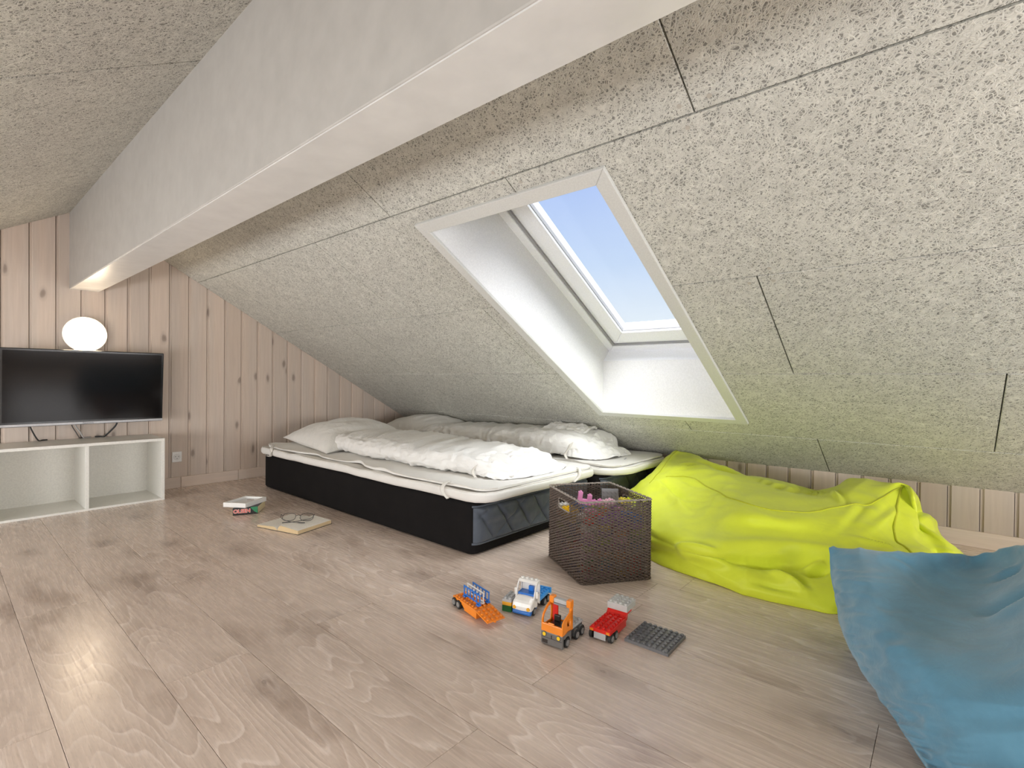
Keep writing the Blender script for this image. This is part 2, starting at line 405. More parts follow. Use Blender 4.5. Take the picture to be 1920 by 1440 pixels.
while y > YE-.12:
    board('board', wb, max(y, YE-.12), .1105, .0985, .006, .019, .0, lambda c: ceil_z(max(min(c, YL), YE))+.006, 'y', M_PINE)
    y -= .1105
wr = empty('wall_right', (0, 0, 0), kind='structure')
MB().box(XF, XB, YE-.06, YE-.02, -.05, ZE+.03).build('wall_core', M_GAP, wr)
x = -.1108*20
while x < XB:
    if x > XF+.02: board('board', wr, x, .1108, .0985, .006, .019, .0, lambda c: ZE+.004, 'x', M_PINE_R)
    x += .1108
wl = tag(MB().box(XF, XB, YL, YL+.04, -.05, ZE+.03).build('wall_left', M_PINE), kind='structure')
# gable wall behind the camera
mb = MB(); mb.prism([(YE-.1, -.05), (YL+.1, -.05), (YL+.1, ZE+.02), (YR, ZR+.12), (YE-.1, ZE+.02)], XF-.05, XF, 'x')
tag(mb.build('wall_front', M_PINE), kind='structure')
# skirting boards
bb = empty('baseboard_back', (0, 0, 0), kind='structure')
for a, b_, mat in ((YL, -1.083, M_SKIRT), (-1.085, -1.44, M_SKIRT), (-1.442, YE+.012, M_SKIRT)):
    MB().box(XB-.013, XB, b_, a, 0, .071).build('board', mat, bb, bevel=.002)
br = empty('baseboard_right', (0, 0, 0), kind='structure')
for a, b_ in ((XF, -.9), (-.898, 1.5), (1.502, XB-.013)):
    MB().box(a, b_, YE, YE+.013, 0, .072).build('board', M_SKIRTX, br, bevel=.002)

# ceiling: backing deck (with the window opening) and separate wood-wool panels
WX0, WX1, WS0, WS1 = .787, 1.533, .583, 2.09       # roof window opening in the slope
ce = empty('ceiling', (0, 0, 0), kind='structure')
def slab(mb, F, x0, x1, s0, s1, d0, d1, bev=0):
    if not bev:
        return mb.hexa([F(x, s, d) for d in (d0, d1) for s in (s0, s1) for x in (x0, x1)])
    v = [F(x, s, d0) for (x, s) in ((x0+bev, s0+bev), (x1-bev, s0+bev), (x1-bev, s1-bev), (x0+bev, s1-bev))]
    v += [F(x, s, d0+bev) for (x, s) in ((x0, s0), (x1, s0), (x1, s1), (x0, s1))]
    v += [F(x, s, d1) for (x, s) in ((x0, s0), (x1, s0), (x1, s1), (x0, s1))]
    return mb.add(v, [(3, 2, 1, 0), (0, 1, 5, 4), (1, 2, 6, 5), (2, 3, 7, 6), (3, 0, 4, 7), (4, 5, 9, 8), (5, 6, 10, 9), (6, 7, 11, 10), (7, 4, 8, 11), (8, 9, 10, 11)])
mb = MB(); SM = 2.95
for (x0, x1, s0, s1) in ((XF-.1, WX0-.006, -.2, SM), (WX1+.006, XB+.1, -.2, SM), (WX0-.006, WX1+.006, -.2, WS0-.006), (WX0-.006, WX1+.006, WS1+.006, SM)):
    slab(mb, C, x0, x1, s0, s1, .026, .05)
slab(mb, CL, XF-.1, XB+.1, -.1, 3.1, .026, .05)
mb.build('ceiling_deck', M_GAP, ce)
def cut(x0, x1, s0, s1):
    hx0, hx1, hs0, hs1 = WX0-.012, WX1+.012, WS0-.012, WS1+.012
    if x1 <= hx0 or x0 >= hx1 or s1 <= hs0 or s0 >= hs1: return [(x0, x1, s0, s1)]
    r = []
    if x0 < hx0: r.append((x0, hx0, s0, s1))
    if x1 > hx1: r.append((hx1, x1, s0, s1))
    a, b_ = max(x0, hx0), min(x1, hx1)
    if s0 < hs0: r.append((a, b_, s0, hs0))
    if s1 > hs1: r.append((a, b_, hs1, s1))
    return r
rows = [(-.02, .40, .46), (.40, 1.0, 1.058), (1.0, 1.6, .455), (1.6, 2.2, 1.055), (2.2, 2.88, .455)]
for (s0, s1, x0) in rows:
    x = x0-1.2*3
    while x < XB:
        a, b_ = max(x, XF), min(x+1.203, XB+.0); x += 1.2025
        if b_-a < .05: continue
        g = .0022; mb = MB(); full = (a+g, b_-g, s0+g, s1-g); cs = cut(*full)
        for q in cs: slab(mb, C, *q, 0, .0255, bev=.0015 if len(cs) == 1 else .0)
        if cs: mb.build('ceiling_panel', M_PANEL, ce)
for i, (s0, s1) in enumerate(((0, .66), (.66, 1.26), (1.26, 1.86), (1.86, 2.46), (2.46, 2.9))):
    x = (.455 if i % 2 == 0 else -.15)-2.4*1
    while x < XB:
        a, b_ = max(x, XF), min(x+1.21, XB); x += 1.2125
        if b_-a < .05: continue
        mb = MB(); slab(mb, CL, a+.0022, b_-.0022, s0+.0022, s1-.0022, 0, .0255, bev=.0015); mb.build('ceiling_panel', M_PANEL, ce)
# screw heads sunk in the panels beside the joints
mb = MB()
for (x, s) in ((.49, 2.23), (.42, 2.23), (.49, 2.17), (.42, 1.63), (.49, 1.57), (.42, 1.57), (1.02, 2.23), (1.09, 2.23), (1.02, 2.17), (2.24, 2.15), (2.30, 2.15), (2.24, 1.63), (-.10, 1.03), (-.17, 1.03), (2.93, 1.57), (2.86, 1.57), (1.62, 1.63), (1.70, 1.57)):
    mb.cyl(C(x, s, -.0012), C(x, s, .002), .006, .006, 10)
mb.build('screw_head', plain('screw', (.45, .42, .37), .5), ce, kind='stuff')

# ridge beam, one paint: faces darkened as shaded, underside lightened as lit and glossier
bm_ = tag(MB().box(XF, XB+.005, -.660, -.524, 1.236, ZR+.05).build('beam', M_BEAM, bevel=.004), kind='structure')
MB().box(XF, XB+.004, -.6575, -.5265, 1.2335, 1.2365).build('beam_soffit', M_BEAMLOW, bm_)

# ------------------------------------------------------------------ roof window
wn = empty('window_1', (0, 0, 0), kind='structure')
DF = .335
def mitre(mb, x0, x1, s0, s1, w_, d0, d1):   # four mitred pieces returned as separate 8-point sets
    o = [(x0, s0), (x1, s0), (x1, s1), (x0, s1)]; i = [(x0+w_[0], s0+w_[1]), (x1-w_[2], s0+w_[1]), (x1-w_[2], s1-w_[3]), (x0+w_[0], s1-w_[3])]
    out = []
    for k in range(4):
        j = (k+1) % 4; q = [o[k], o[j], i[j], i[k]]
        m2 = MB(); v = [C(x, s, d0) for x, s in q]+[C(x, s, d1) for x, s in q]
        m2.add(v, [(3, 2, 1, 0), (4, 5, 6, 7), (0, 1, 5, 4), (1, 2, 6, 5), (2, 3, 7, 6), (3, 0, 4, 7)]); out.append(m2)
    return out
for q in mitre(None, .737, 1.578, .540, 2.140, (.050, .043, .045, .050), -.013, .001): q.build('casing', M_TRIM, wn, bevel=.0025)
# linings
t_ = .012
mb = MB(); slab(mb, C, WX0-t_, WX0, WS0-.3, WS1+t_, -.002, DF+.02)
v = [C(WX1, WS0, -.002), C(WX1, WS1, -.002), C(WX1, WS1, DF+.02), C(WX1, WS0+.127, DF+.02)]
def lining(x0, x1):
    p = [(WS0, -.002), (WS1, -.002), (WS1, DF+.03), (WS0+.135, DF+.03)]
    m2 = MB(); vv = [C(x, s, d) for x in (x0, x1) for s, d in p]
    m2.add(vv, [(0, 1, 2, 3), (7, 6, 5, 4), (0, 4, 5, 1), (1, 5, 6, 2), (2, 6, 7, 3), (3, 7, 4, 0)]); return m2
lining(WX0-t_, WX0).build('lining', M_LINING, wn); lining(WX1, WX1+t_).build('lining', M_LINING, wn)
mb = MB(); slab(mb, C, WX0-t_, WX1+t_, WS1, WS1+t_, -.002, DF+.02); mb.build('lining', M_LINING, wn)
yb, zb = C(0, WS0, 0)[1:]
mb = MB(); mb.hexa([(x, y_, z_) for (y_, z_) in ((yb-t_, zb-.004), (yb, zb-.002), (yb-t_-.004, zb+.292), (yb-.004, zb+.292)) for x in (WX0, WX1)][0:0] or
                   [(x, y_, z_) for z_ in (zb-.002, zb+.290) for y_ in (yb-t_, yb) for x in (WX0, WX1)]); mb.build('lining', M_LINING, wn)
mb = MB(); mb.hexa([(WX0, yb-.06, zb+.290), (WX1, yb-.06, zb+.290), (WX0, yb-.002, zb+.290), (WX1, yb-.002, zb+.290),
                    (WX0, yb-.11, zb+.352), (WX1, yb-.11, zb+.352), (WX0, yb-.060, zb+.352), (WX1, yb-.060, zb+.352)]); mb.build('sill_strip', M_SASH, wn)
# fixed frame, gasket, sash, pane
SB = .705
for q in mitre(None, WX0-.01, WX1+.01, SB-.02, WS1+.01, (.055, .062, .055, .055), DF, DF+.09): q.build('window_frame', M_SASH, wn, bevel=.003)
for q in mitre(None, WX0+.044, WX1-.044, SB+.04, WS1-.044, (.012, .012, .012, .012), DF+.008, DF+.05): q.build('gasket', M_GASK, wn)
for q in mitre(None, WX0+.054, WX1-.054, SB+.05, WS1-.054, (.040, .036, .040, .040), DF+.018, DF+.07): q.build('sash_rebate', M_SASH, wn, bevel=.004)
for q in mitre(None, WX0+.092, WX1-.092, SB+.084, WS1-.092, (.075, .093, .075, .075), DF-.002, DF+.07): q.build('sash', M_SASH, wn, bevel=.006)
for q in mitre(None, WX0+.166, WX1-.166, SB+.176, WS1-.166, (.004, .004, .004, .004), DF+.012, DF+.03): q.build('gasket', M_GASK, wn)
m, t, b = new_mat('window_glass'); t.nodes.remove(b); out = t.nodes['Material Output']
tr = N(t, 'BsdfTransparent'); tr.inputs[0].default_value = (.96, .975, .98, 1); gl = N(t, 'BsdfGlossy', Roughness=.02); fr = N(t, 'Value'); fr.outputs[0].default_value = .02
mx = N(t, 'MixShader'); t.links.new(fr.outputs[0], mx.inputs[0]); t.links.new(tr.outputs[0], mx.inputs[1]); t.links.new(gl.outputs[0], mx.inputs[2]); t.links.new(mx.outputs[0], out.inputs[0])
M_GLASS = m
mb = MB(); slab(mb, C, WX0+.16, WX1-.16, SB+.17, WS1-.16, DF+.035, DF+.039); mb.build('pane', M_GLASS, wn)
# unseen boxing added around the shaft so no light slips past the frame
mb = MB()
for (x0, x1, s0, s1) in ((WX0-.12, WX0+.02, SB-.25, WS1+.15), (WX1-.02, WX1+.12, SB-.25, WS1+.15), (WX0-.12, WX1+.12, SB-.25, SB+.02), (WX0-.12, WX1+.12, WS1-.01, WS1+.15)):
    slab(mb, C, x0, x1, s0, s1, DF+.072, DF+.10)
slab(mb, C, WX0-.12, WX0-.014, WS0-.3, WS1+.15, .03, DF+.08); slab(mb, C, WX1+.014, WX1+.12, WS0-.3, WS1+.15, .03, DF+.08)
slab(mb, C, WX0-.12, WX1+.12, WS1+.014, WS1+.15, .03, DF+.08); slab(mb, C, WX0-.12, WX1+.12, WS0-.3, WS0-.06, .03, DF+.08)
mb.build('light_seal', plain('seal_grey', (.18, .18, .18), .5), wn)
# ------------------------------------------------------------------ lamp, socket, television, console
M_LAMP = plain('opal_lamp_glass', (.9, .88, .84), .3, emis=((1.0, .80, .56), 26.0))
M_LBASE = plain('lamp_rim', (.78, .76, .72), .4)
lp = empty('wall_lamp', (XB, -.592, .975), label='round opal wall lamp, lit, on the pine wall above the television')
tag(lp, cat='lamp')
MB().cyl((.0, 0, 0), (-.022, 0, 0), 0.102, 0.102, 40).build('base', M_LBASE, lp, bevel=.003)
mb = MB(); pr = []
for i in range(9):
    a = math.pi/2*i/8; pr.append((-.020-.026*math.sin(a), .097*math.cos(a)))
rings = [[(px, r*math.cos(2*math.pi*k_/40), r*math.sin(2*math.pi*k_/40)) for k_ in range(40)] for px, r in pr[:-1]]
mb.grid(rings, cv=True); tip = len(mb.v); mb.v.append((pr[-1][0], 0, 0)); q0 = (len(rings)-1)*40
for k_ in range(40): mb.f.append((q0+k_, q0+(k_+1) % 40, tip)); mb.sm.append(True)
mb.build('diffuser', M_LAMP, lp)

M_PLAS = plain('socket_plastic', (.80, .79, .77), .35)
so = empty('wall_socket', (XB, -1.062, .204), label='white wall socket low on the pine wall beside the console'); tag(so, cat='socket')
MB().box(-.009, 0, -.028, .028, -.034, .034).build('face_plate', M_PLAS, so, bevel=.003)
MB().cyl((-.0088, 0, 0), (-.0105, 0, 0), .021, .020, 28).build('recess', plain('socket_recess', (.70, .69, .67), .4), so)
mb = MB()
for y_, z_ in ((.009, .003), (-.009, .003)): mb.cyl((-.0103, y_, z_), (-.0109, y_, z_), .0026, .0026, 12)
mb.prism([(.0035*math.cos(a), -.010+.0035*math.sin(a)) for a in [math.pi+math.pi*k_/8 for k_ in range(9)]], -.0109, -.0103, 'x')
mb.build('pin_hole', M_DARK, so)

def text_mesh(name, s, size, mat, parent, M, extrude=.0002, bold=0.0):
    cu = bpy.data.curves.new(name, 'FONT'); cu.body = s; cu.size = size; cu.align_x = 'CENTER'; cu.align_y = 'CENTER'; cu.extrude = extrude; cu.offset = bold
    o = bpy.data.objects.new(name, cu); COL.objects.link(o); dg = bpy.context.evaluated_depsgraph_get()
    me = bpy.data.meshes.new_from_object(o.evaluated_get(dg)); bpy.data.objects.remove(o)
    me.transform(M); me.materials.clear(); me.materials.append(mat)
    o = bpy.data.objects.new(name, me); COL.objects.link(o); o.parent = parent; return o

M_TVB = plain('television_bezel', (.012, .012, .013), .12, .6); M_TVS = plain('television_screen', (.007, .006, .006), .10, .25)
M_TVM = plain('television_trim', (.42, .42, .43), .35, .5, metal=.6)
tv = empty('television', (3.735, -.592, .455), label='black flat-screen television mounted on the pine wall above the white console'); tag(tv, cat='television')
Rt = Matrix.Rotation(math.radians(-4.0), 4, 'Y')   # leans slightly forward at the top
MB().box(0, .035, -.362, .362, 0, .423, Rt).build('housing', M_TVB, tv, bevel=.004)
MB().box(.034, .075, -.28, .28, .03, .36, Rt).build('back_cover', plain('tv_back', (.03, .03, .03), .6), tv, bevel=.01)
MB().box(-.0012, .001, -.350, .350, .026, .411, Rt).build('screen', M_TVS, tv)
MB().box(-.005, .002, -.362, .362, .002, .017, Rt).build('bottom_trim', M_TVM, tv, bevel=.002)
text_mesh('maker_name', 'Panasonic', .0125, plain('tv_print', (.06, .06, .06), .4), tv, Rt @ Matrix.Translation((-.0055, 0, .0095)) @ Matrix(((0, 0, -1, 0), (-1, 0, 0, 0), (0, 1, 0, 0), (0, 0, 0, 1))))
MB().box(.074, .108, -.14, .14, .12, .30).build('wall_bracket', M_DARK, tv)
M_CAB = plain('cable_black', (.02, .02, .02), .5); M_CABW = plain('cable_grey', (.45, .43, .41), .5)
def cable(pts, mat, label, r=.0035):
    P_ = cr_interp(np.array(pts, float), 24, 0); o = MB().tube(P_, r, 8).build('cable', mat); tag(o, label, 'cable')
cable([(3.81, -.345, .52), (3.812, -.355, .46), (3.815, -.372, .41), (3.818, -.392, .371), (3.83, -.41, .371), (3.838, -.43, .3705)], M_CAB, 'thin dark cable hanging below the television nearest the left end')
cable([(3.80, -.53, .52), (3.805, -.545, .45), (3.812, -.566, .41), (3.818, -.585, .372), (3.83, -.60, .3712), (3.838, -.62, .371)], M_CABW, 'pale grey cable hanging below the middle of the television', .0042)
cable([(3.80, -.515, .52), (3.806, -.530, .45), (3.814, -.548, .41), (3.822, -.568, .3716), (3.834, -.58, .3712), (3.838, -.6, .371)], plain('cable_mid', (.10, .09, .085), .5), 'slim dark cable beside the pale grey one below the television', .0028)
cable([(3.79, -.745, .52), (3.80, -.738, .45), (3.81, -.715, .41), (3.82, -.68, .371), (3.83, -.665, .371), (3.838, -.64, .371)], M_CAB, 'thick black cable hanging below the television on its socket side', .0046)

M_LAM = plain('console_laminate', (.76, .75, .70), .35, .4, grain=.04, gscale=120)
cs_ = empty('tv_console', (3.52, -.19, 0), label='low white open-fronted console with two compartments below the television'); tag(cs_, cat='console')
D_ = .318; TH = .016; WID = .7224
MB().box(0, D_, -WID, 0, .351, .367).build('top_board', M_LAM, cs_, bevel=.0012)
MB().box(0.0, D_, -WID, 0, .0, .012).build('bottom_board', M_LAM, cs_, bevel=.0012)
for y_ in (-WID, -.365-TH/2+.0, -TH): MB().box(.0005, D_, y_, y_+TH, .012, .351).build('side_panel' if y_ != -.365-TH/2 else 'divider', M_LAM, cs_, bevel=.001)
MB().box(D_-.008, D_-.0045, -WID+TH, -TH, .012, .351).build('back_panel', M_LAM, cs_)

# ------------------------------------------------------------------ beds
def qbox(mb, x0, x1, y0, y1, z0, z1, r, rt=.015, n=6, seg=5, wob=None, nx=60, ny=30):
    """soft box: rounded plan corners and rounded top/bottom edges, as rings"""
    plan = []
    for (cx, cy, a0) in ((x1-r, y1-r, 0), (x0+r, y1-r, 90), (x0+r, y0+r, 180), (x1-r, y0+r, 270)):
        for i in range(n+1):
            a = math.radians(a0+90*i/n); plan.append((cx, cy, math.cos(a), math.sin(a)))
    # densify straight sides
    P_ = []
    for i in range(len(plan)):
        a, b = plan[i], plan[(i+1) % len(plan)]
        P_.append(a)
        if (i+1) % (n+1) == 0:
            L = math.hypot(a[0]-b[0], a[1]-b[1]); kk = int(L/.03)
            for j in range(1, kk): f = j/kk; P_.append((a[0]+(b[0]-a[0])*f, a[1]+(b[1]-a[1])*f, a[2], a[3]))
    prof = []
    for i in range(seg+1): a = math.pi/2*i/seg; prof.append((r-rt+rt*math.sin(a), z0+rt-rt*math.cos(a)))
    for i in range(seg+1): a = math.pi/2*i/seg; prof.append((r-rt+rt*math.cos(a), z1-rt+rt*math.sin(a)))
    rings = [[(p[0]+p[2]*q[0], p[1]+p[3]*q[0], q[1]) for p in P_] for q in prof]
    rings = np.array(rings)
    if wob is not None: rings = wob(rings)
    mb.grid(rings, cv=True); nP = len(P_); b0 = len(mb.v)-nP*len(rings)
    return mb, rings, b0, nP
def cap_top(mb, rings, b0, nP, which=-1, inner=14, f=None):
    """fill the top with shrinking rings towards the centre line"""
    R0 = rings[which]; cx = (R0[:, 0].min()+R0[:, 0].max())/2; cy = (R0[:, 1].min()+R0[:, 1].max())/2
    hx = (R0[:, 0].max()-R0[:, 0].min())/2; hy = (R0[:, 1].max()-R0[:, 1].min())/2; L = max(hx-hy, 0)
    G = [R0]
    for i in range(1, inner+1):
        t = i/inner; tgt = np.array(R0); tgt[:, 0] = np.clip(R0[:, 0]-cx, -L, L)+cx; tgt[:, 1] = cy
        G.append(R0*(1-t)+tgt*t)
    G = np.array(G)
    if f is not None: G[1:] = f(G[1:])
    mb.grid(G, cv=True)
M_BOX = mat_cloth('mattress_side_black', (.007, .006, .006), .9, 700, .1, .0, .2)
M_QUILT = mat_cloth('mattress_quilted_grey', (.085, .10, .125), .6, 500, .2, .15, .15)
M_TOP = mat_cloth('topper_cotton', (.76, .745, .71), .85, 600, .25, .15, .04)
M_TOPS = mat_cloth('topper_side', (.66, .63, .58), .85, 600, .3, .15, .06)
M_DUV = mat_cloth('duvet_cotton', (.80, .79, .765), .75, 900, .12, .2, .02, wr=.38, wscale=16)
M_PIL = mat_cloth('pillow_cotton', (.77, .755, .72), .8, 800, .12, .2, .03, wr=.4, wscale=9)
M_TIE = mat_cloth('tie_band', (.66, .63, .57), .8, 500, .2)
def mattress(x0, x1, y0, y1, label, zt=.226):
    t_e = empty('mattress', (x0, y1, 0), label=label); tag(t_e, cat='mattress')
    mb = MB(); _, rings, b0, nP = qbox(mb, x0, x1, y0, y1, 0, zt, .045, .022)
    cap_top(mb, rings, b0, nP); mb.build('cover', M_BOX, t_e, world=True)
    # quilted foot panel: diamonds pressed into the fabric, wrapped on the foot end
    ny, nz = 120, 44; G = np.zeros((ny, nz, 3))
    for i in range(ny):
        yy = y0+.012+(y1-y0-.024)*i/(ny-1)
        for j in range(nz):
            zz = .052+(zt-.052-.028)*j/(nz-1)
            a = abs(((yy-zz*.75)/.125) % 1-.5)*2; b = abs(((yy+zz*1.5)/.24+.25) % 1-.5)*2
            puff = .017*(1-a**9)*(1-.6*b**16)*(1+.35*vnoise(np.array([[yy*6, zz*34, 5.]]))[0]); e_ = min(1, i/6, (ny-1-i)/6, j/3, (nz-1-j)/3)
            dc = min(yy-y0, y1-yy); rr = .045; back = rr-math.sqrt(max(rr*rr-max(rr-dc, 0)**2, 0))
            w_ = .0016*vnoise(np.array([[yy*60, zz*18, 2.]]))[0]
            G[i, j] = (x0+back*.9-(.003+(puff+w_)*e_**.5), yy, zz)
    mb = MB(); mb.grid(G); mb.build('quilted_panel', M_QUILT, t_e, world=True)
    for z_ in (.048, zt-.022):
        pts = [(x0+(.045-math.sqrt(max(.045**2-max(.045-min(yy-y0, y1-yy), 0)**2, 0)))*.9-.004, yy, z_) for yy in np.linspace(y0+.008, y1-.008, 60)]
        MB().tube(pts, .0045, 6).build('piping', M_QUILT, t_e, world=True)
    return t_e
mattress(1.477, 3.478, -2.345, -1.464, 'black box mattress nearest the books, with grey quilted foot end')
mattress(1.405, 3.40, -3.068, -2.352, 'black box mattress pushed under the low edge of the slope')
def topper(x0, x1, y0, y1, z0, z1, label, seed, r=.09, wob=.010):
    def W(R):
        R = R.copy(); p = np.stack([R[..., 0]*3.2+seed, R[..., 1]*3.2, R[..., 2]*0+seed], -1); n = vnoise(p)
        p2 = np.stack([R[..., 0]*9+seed, R[..., 1]*9, R[..., 2]*20], -1); n2 = vnoise(p2)
        cx, cy = (x0+x1)/2, (y0+y1)/2; dx, dy = R[..., 0]-cx, R[..., 1]-cy
        ex = np.abs(dx) > (x1-x0)/2-.13; ey = np.abs(dy) > (y1-y0)/2-.13
        R[..., 1] += np.sign(dy)*(n*wob)*ey; R[..., 0] += np.sign(dx)*n*wob*ex; R[..., 2] += n2*.0035+n*.003*0
        return R
    mb = MB(); _, rings, b0, nP = qbox(mb, x0, x1, y0, y1, z0, z1, r, min(.012, (z1-z0)/2.2), wob=W)
    def top(G):
        G = G.copy(); G[..., 2] += .004*vnoise(np.stack([G[..., 0]*7, G[..., 1]*7, G[..., 0]*0+seed], -1))+.002*vnoise(np.stack([G[..., 0]*22, G[..., 1]*22, G[..., 0]*0], -1)); return G
    cap_top(mb, rings, b0, nP, inner=26, f=top)
    o = mb.build('mattress_topper', M_TOP); tag(o, label, 'mattress topper')
    mb = MB()
    for rr in (1, len(rings)-2):
        mb.tube([tuple(p) for p in rings[rr][::2]], .0032, 5, closed=True)
    mb.build('piping', M_TOPS, o)
    return o
t1 = topper(1.415, 3.53, -2.35, -1.445, .227, .264, 'thick cream mattress topper on the mattress nearest the books', 3.1)
t2 = topper(1.30, 3.46, -3.058, -2.345, .227, .262, 'cream mattress topper on the mattress under the slope', 8.4, r=.16)
# thin quilted under-blankets lying on the toppers, near edge drawn in and wavy
def blanket(x0, x1, y0, y1, z, label, seed, edge):
    nx, ny = 110, 46; G = np.zeros((nx, ny, 3)); B_ = np.zeros((nx, ny, 3))
    for i in range(nx):
        u = i/(nx-1); x = x0+(x1-x0)*u
        ye = y1+edge(x); ys = y0
        # rounded corners
        for j in range(ny):
            v = j/(ny-1); yy = ys+(ye-ys)*v
            cr_ = .07; dx = min(x-x0, x1-x)
            sh = (cr_-math.sqrt(max(cr_**2-max(cr_-dx, 0)**2, 0)))
            yy = ys+sh*(1-v)+(ye-ys-sh*(1-v)-sh*v)*v if dx < cr_ else yy
            q = vnoise(np.array([[x*5+seed, yy*5, 1.]]))[0]; q2 = vnoise(np.array([[x*16, yy*16, seed]]))[0]
            lift = .006*max(0, (v-.9)/.1)*max(0, vnoise(np.array([[x*7+seed, 0., 0.]]))[0])*2.2
            G[i, j] = (x, yy, z+.011+.0045*q+.0015*q2+lift); B_[i, j] = (x, yy, z+.0035+lift*.5)
    mb = MB(); mb.grid(G); mb.grid(B_, flip=True)
    for e1, e2 in ((G[0], B_[0]), (B_[-1], G[-1]), (B_[:, 0], G[:, 0]), (G[:, -1], B_[:, -1])): mb.grid(np.stack([e1, e2]))
    o = mb.build('under_blanket', M_TOP); tag(o, label, 'under blanket')
    edge_pts = [tuple(p) for p in G[:, -1]]; MB().tube(edge_pts, .0026, 5).build('hem', M_TOPS, o)
    return o
blanket(1.43, 3.49, -2.34, -1.46, .2655, 'thin white quilted under-blanket with wavy edge below the nearer duvet', 2.2,
        lambda x: -.012-.022*(1+math.sin(x*5.2+.8))*.5-.035*math.exp(-((x-2.42)/.10)**2)-.030*math.exp(-((x-2.86)/.09)**2))
ub2 = blanket(1.34, 3.43, -3.04, -2.36, .2635, 'thin white quilted under-blanket below the duvet under the slope', 5.7, lambda x: -.01-.015*(1+math.sin(x*6.))*.5)
# elastic corner bands
def band(pts, parent):
    P_ = cr_interp(np.array(pts, float), 18, 0); mb = MB(); mb.tube(P_, .0095, 6, flat=.22); mb.build('corner_band', M_TIE, parent, world=True)
band([(3.42, -1.50, .284), (3.36, -1.475, .284), (3.30, -1.442, .276), (3.29, -1.434, .25), (3.30, -1.435, .225), (3.36, -1.44, .222)], t1)
band([(1.66, -1.50, .284), (1.65, -1.468, .283), (1.64, -1.440, .270), (1.63, -1.434, .25), (1.60, -1.437, .228)], t1)
band([(1.44, -2.18, .284), (1.42, -2.17, .283), (1.404, -2.15, .265), (1.402, -2.13, .245), (1.408, -2.10, .227)], t1)
# printed care marks on the under-blanket at the foot of the far bed
mb = MB()
for i, (dx, dy) in enumerate(((0, 0), (.012, .004), (.03, .01), (.05, .012))): mb.box(1.395+dx*.4, 1.40+dx*.4, -2.60-dy*4-.006, -2.60-dy*4+.004, .2850, .2856)
mb.build('care_print', plain('care_print_ink', (.12, .12, .16), .6), ub2)

# ---- pillows and rolled duvets
def pillow(c4_, thick, z_top_max, label, seed, n=64):
    """c4_: four corner points A,B,C,D; puffed between them"""
    A, B_, C_, D__ = [np.array(p, float) for p in c4_]; u = np.linspace(-1, 1, n); U, V = np.meshgrid(u, u, indexing='ij')
    pin = .10*(1-np.abs(V)**1.6); pin2 = .10*(1-np.abs(U)**1.6)
    U2 = U*(1-pin*0.55*np.abs(U)**3); V2 = V*(1-pin2*.55*np.abs(V)**3)
    a, b = (U2+1)/2, (V2+1)/2
    base = (A*((1-a)*(1-b))[..., None]+B_*(a*(1-b))[..., None]+C_*(a*b)[..., None]+D__*((1-a)*b)[..., None])
    prof = ((1-np.abs(U)**2.6)*(1-np.abs(V)**2.6))**.55
    wr_ = .008*ridge(np.stack([base[..., 0]*9+seed, base[..., 1]*9, U*0], -1))*prof+.004*vnoise(np.stack([base[..., 0]*25, base[..., 1]*25, U*0+seed], -1))*prof
    edge = np.clip(1-np.minimum(1-np.abs(U), 1-np.abs(V))*5, 0, 1)
    wr_ += .006*np.sin((U*17+V*13+seed)*1.5)*edge*prof**.5
    top = base.copy(); top[..., 2] += prof*thick+wr_; top[..., 2] = np.minimum(top[..., 2], z_top_max(top[..., 1]))
    bot = base.copy(); bot[..., 2] = np.maximum(bot[..., 2]-prof*thick*.5, .2785)
    bot[..., 2] = np.minimum(bot[..., 2], top[..., 2]-.001)
    mb = MB(); mb.grid(top); mb.grid(bot, flip=True)
    o = mb.build('pillow', M_PIL)
    rim = [tuple(p) for p in list(base[:, 0])[:-1]+list(base[-1, :])[:-1]+list(base[::-1, -1])[:-1]+list(base[-1::-1, 0][::1] if False else base[0, ::-1])[:-1]]
    MB().tube(rim, .0028, 5, closed=True).build('seam', M_PIL, o)
    tag(o, label, 'pillow'); return o
czmax = lambda d: (lambda y: ZE+TA*(y-YE)-d)
pillow([(3.52, -1.62, .315), (2.80, -1.545, .285), (2.96, -2.22, .350), (3.66, -2.30, .330)], .115, czmax(.02), 'plump white pillow at the head of the nearer mattress', 1.3)
pillow([(3.58, -2.44, .32), (2.90, -2.40, .300), (2.88, -2.96, .310), (3.56, -3.00, .305)], .125, czmax(.008), 'white pillow half hidden under the slope on the far mattress', 4.4)
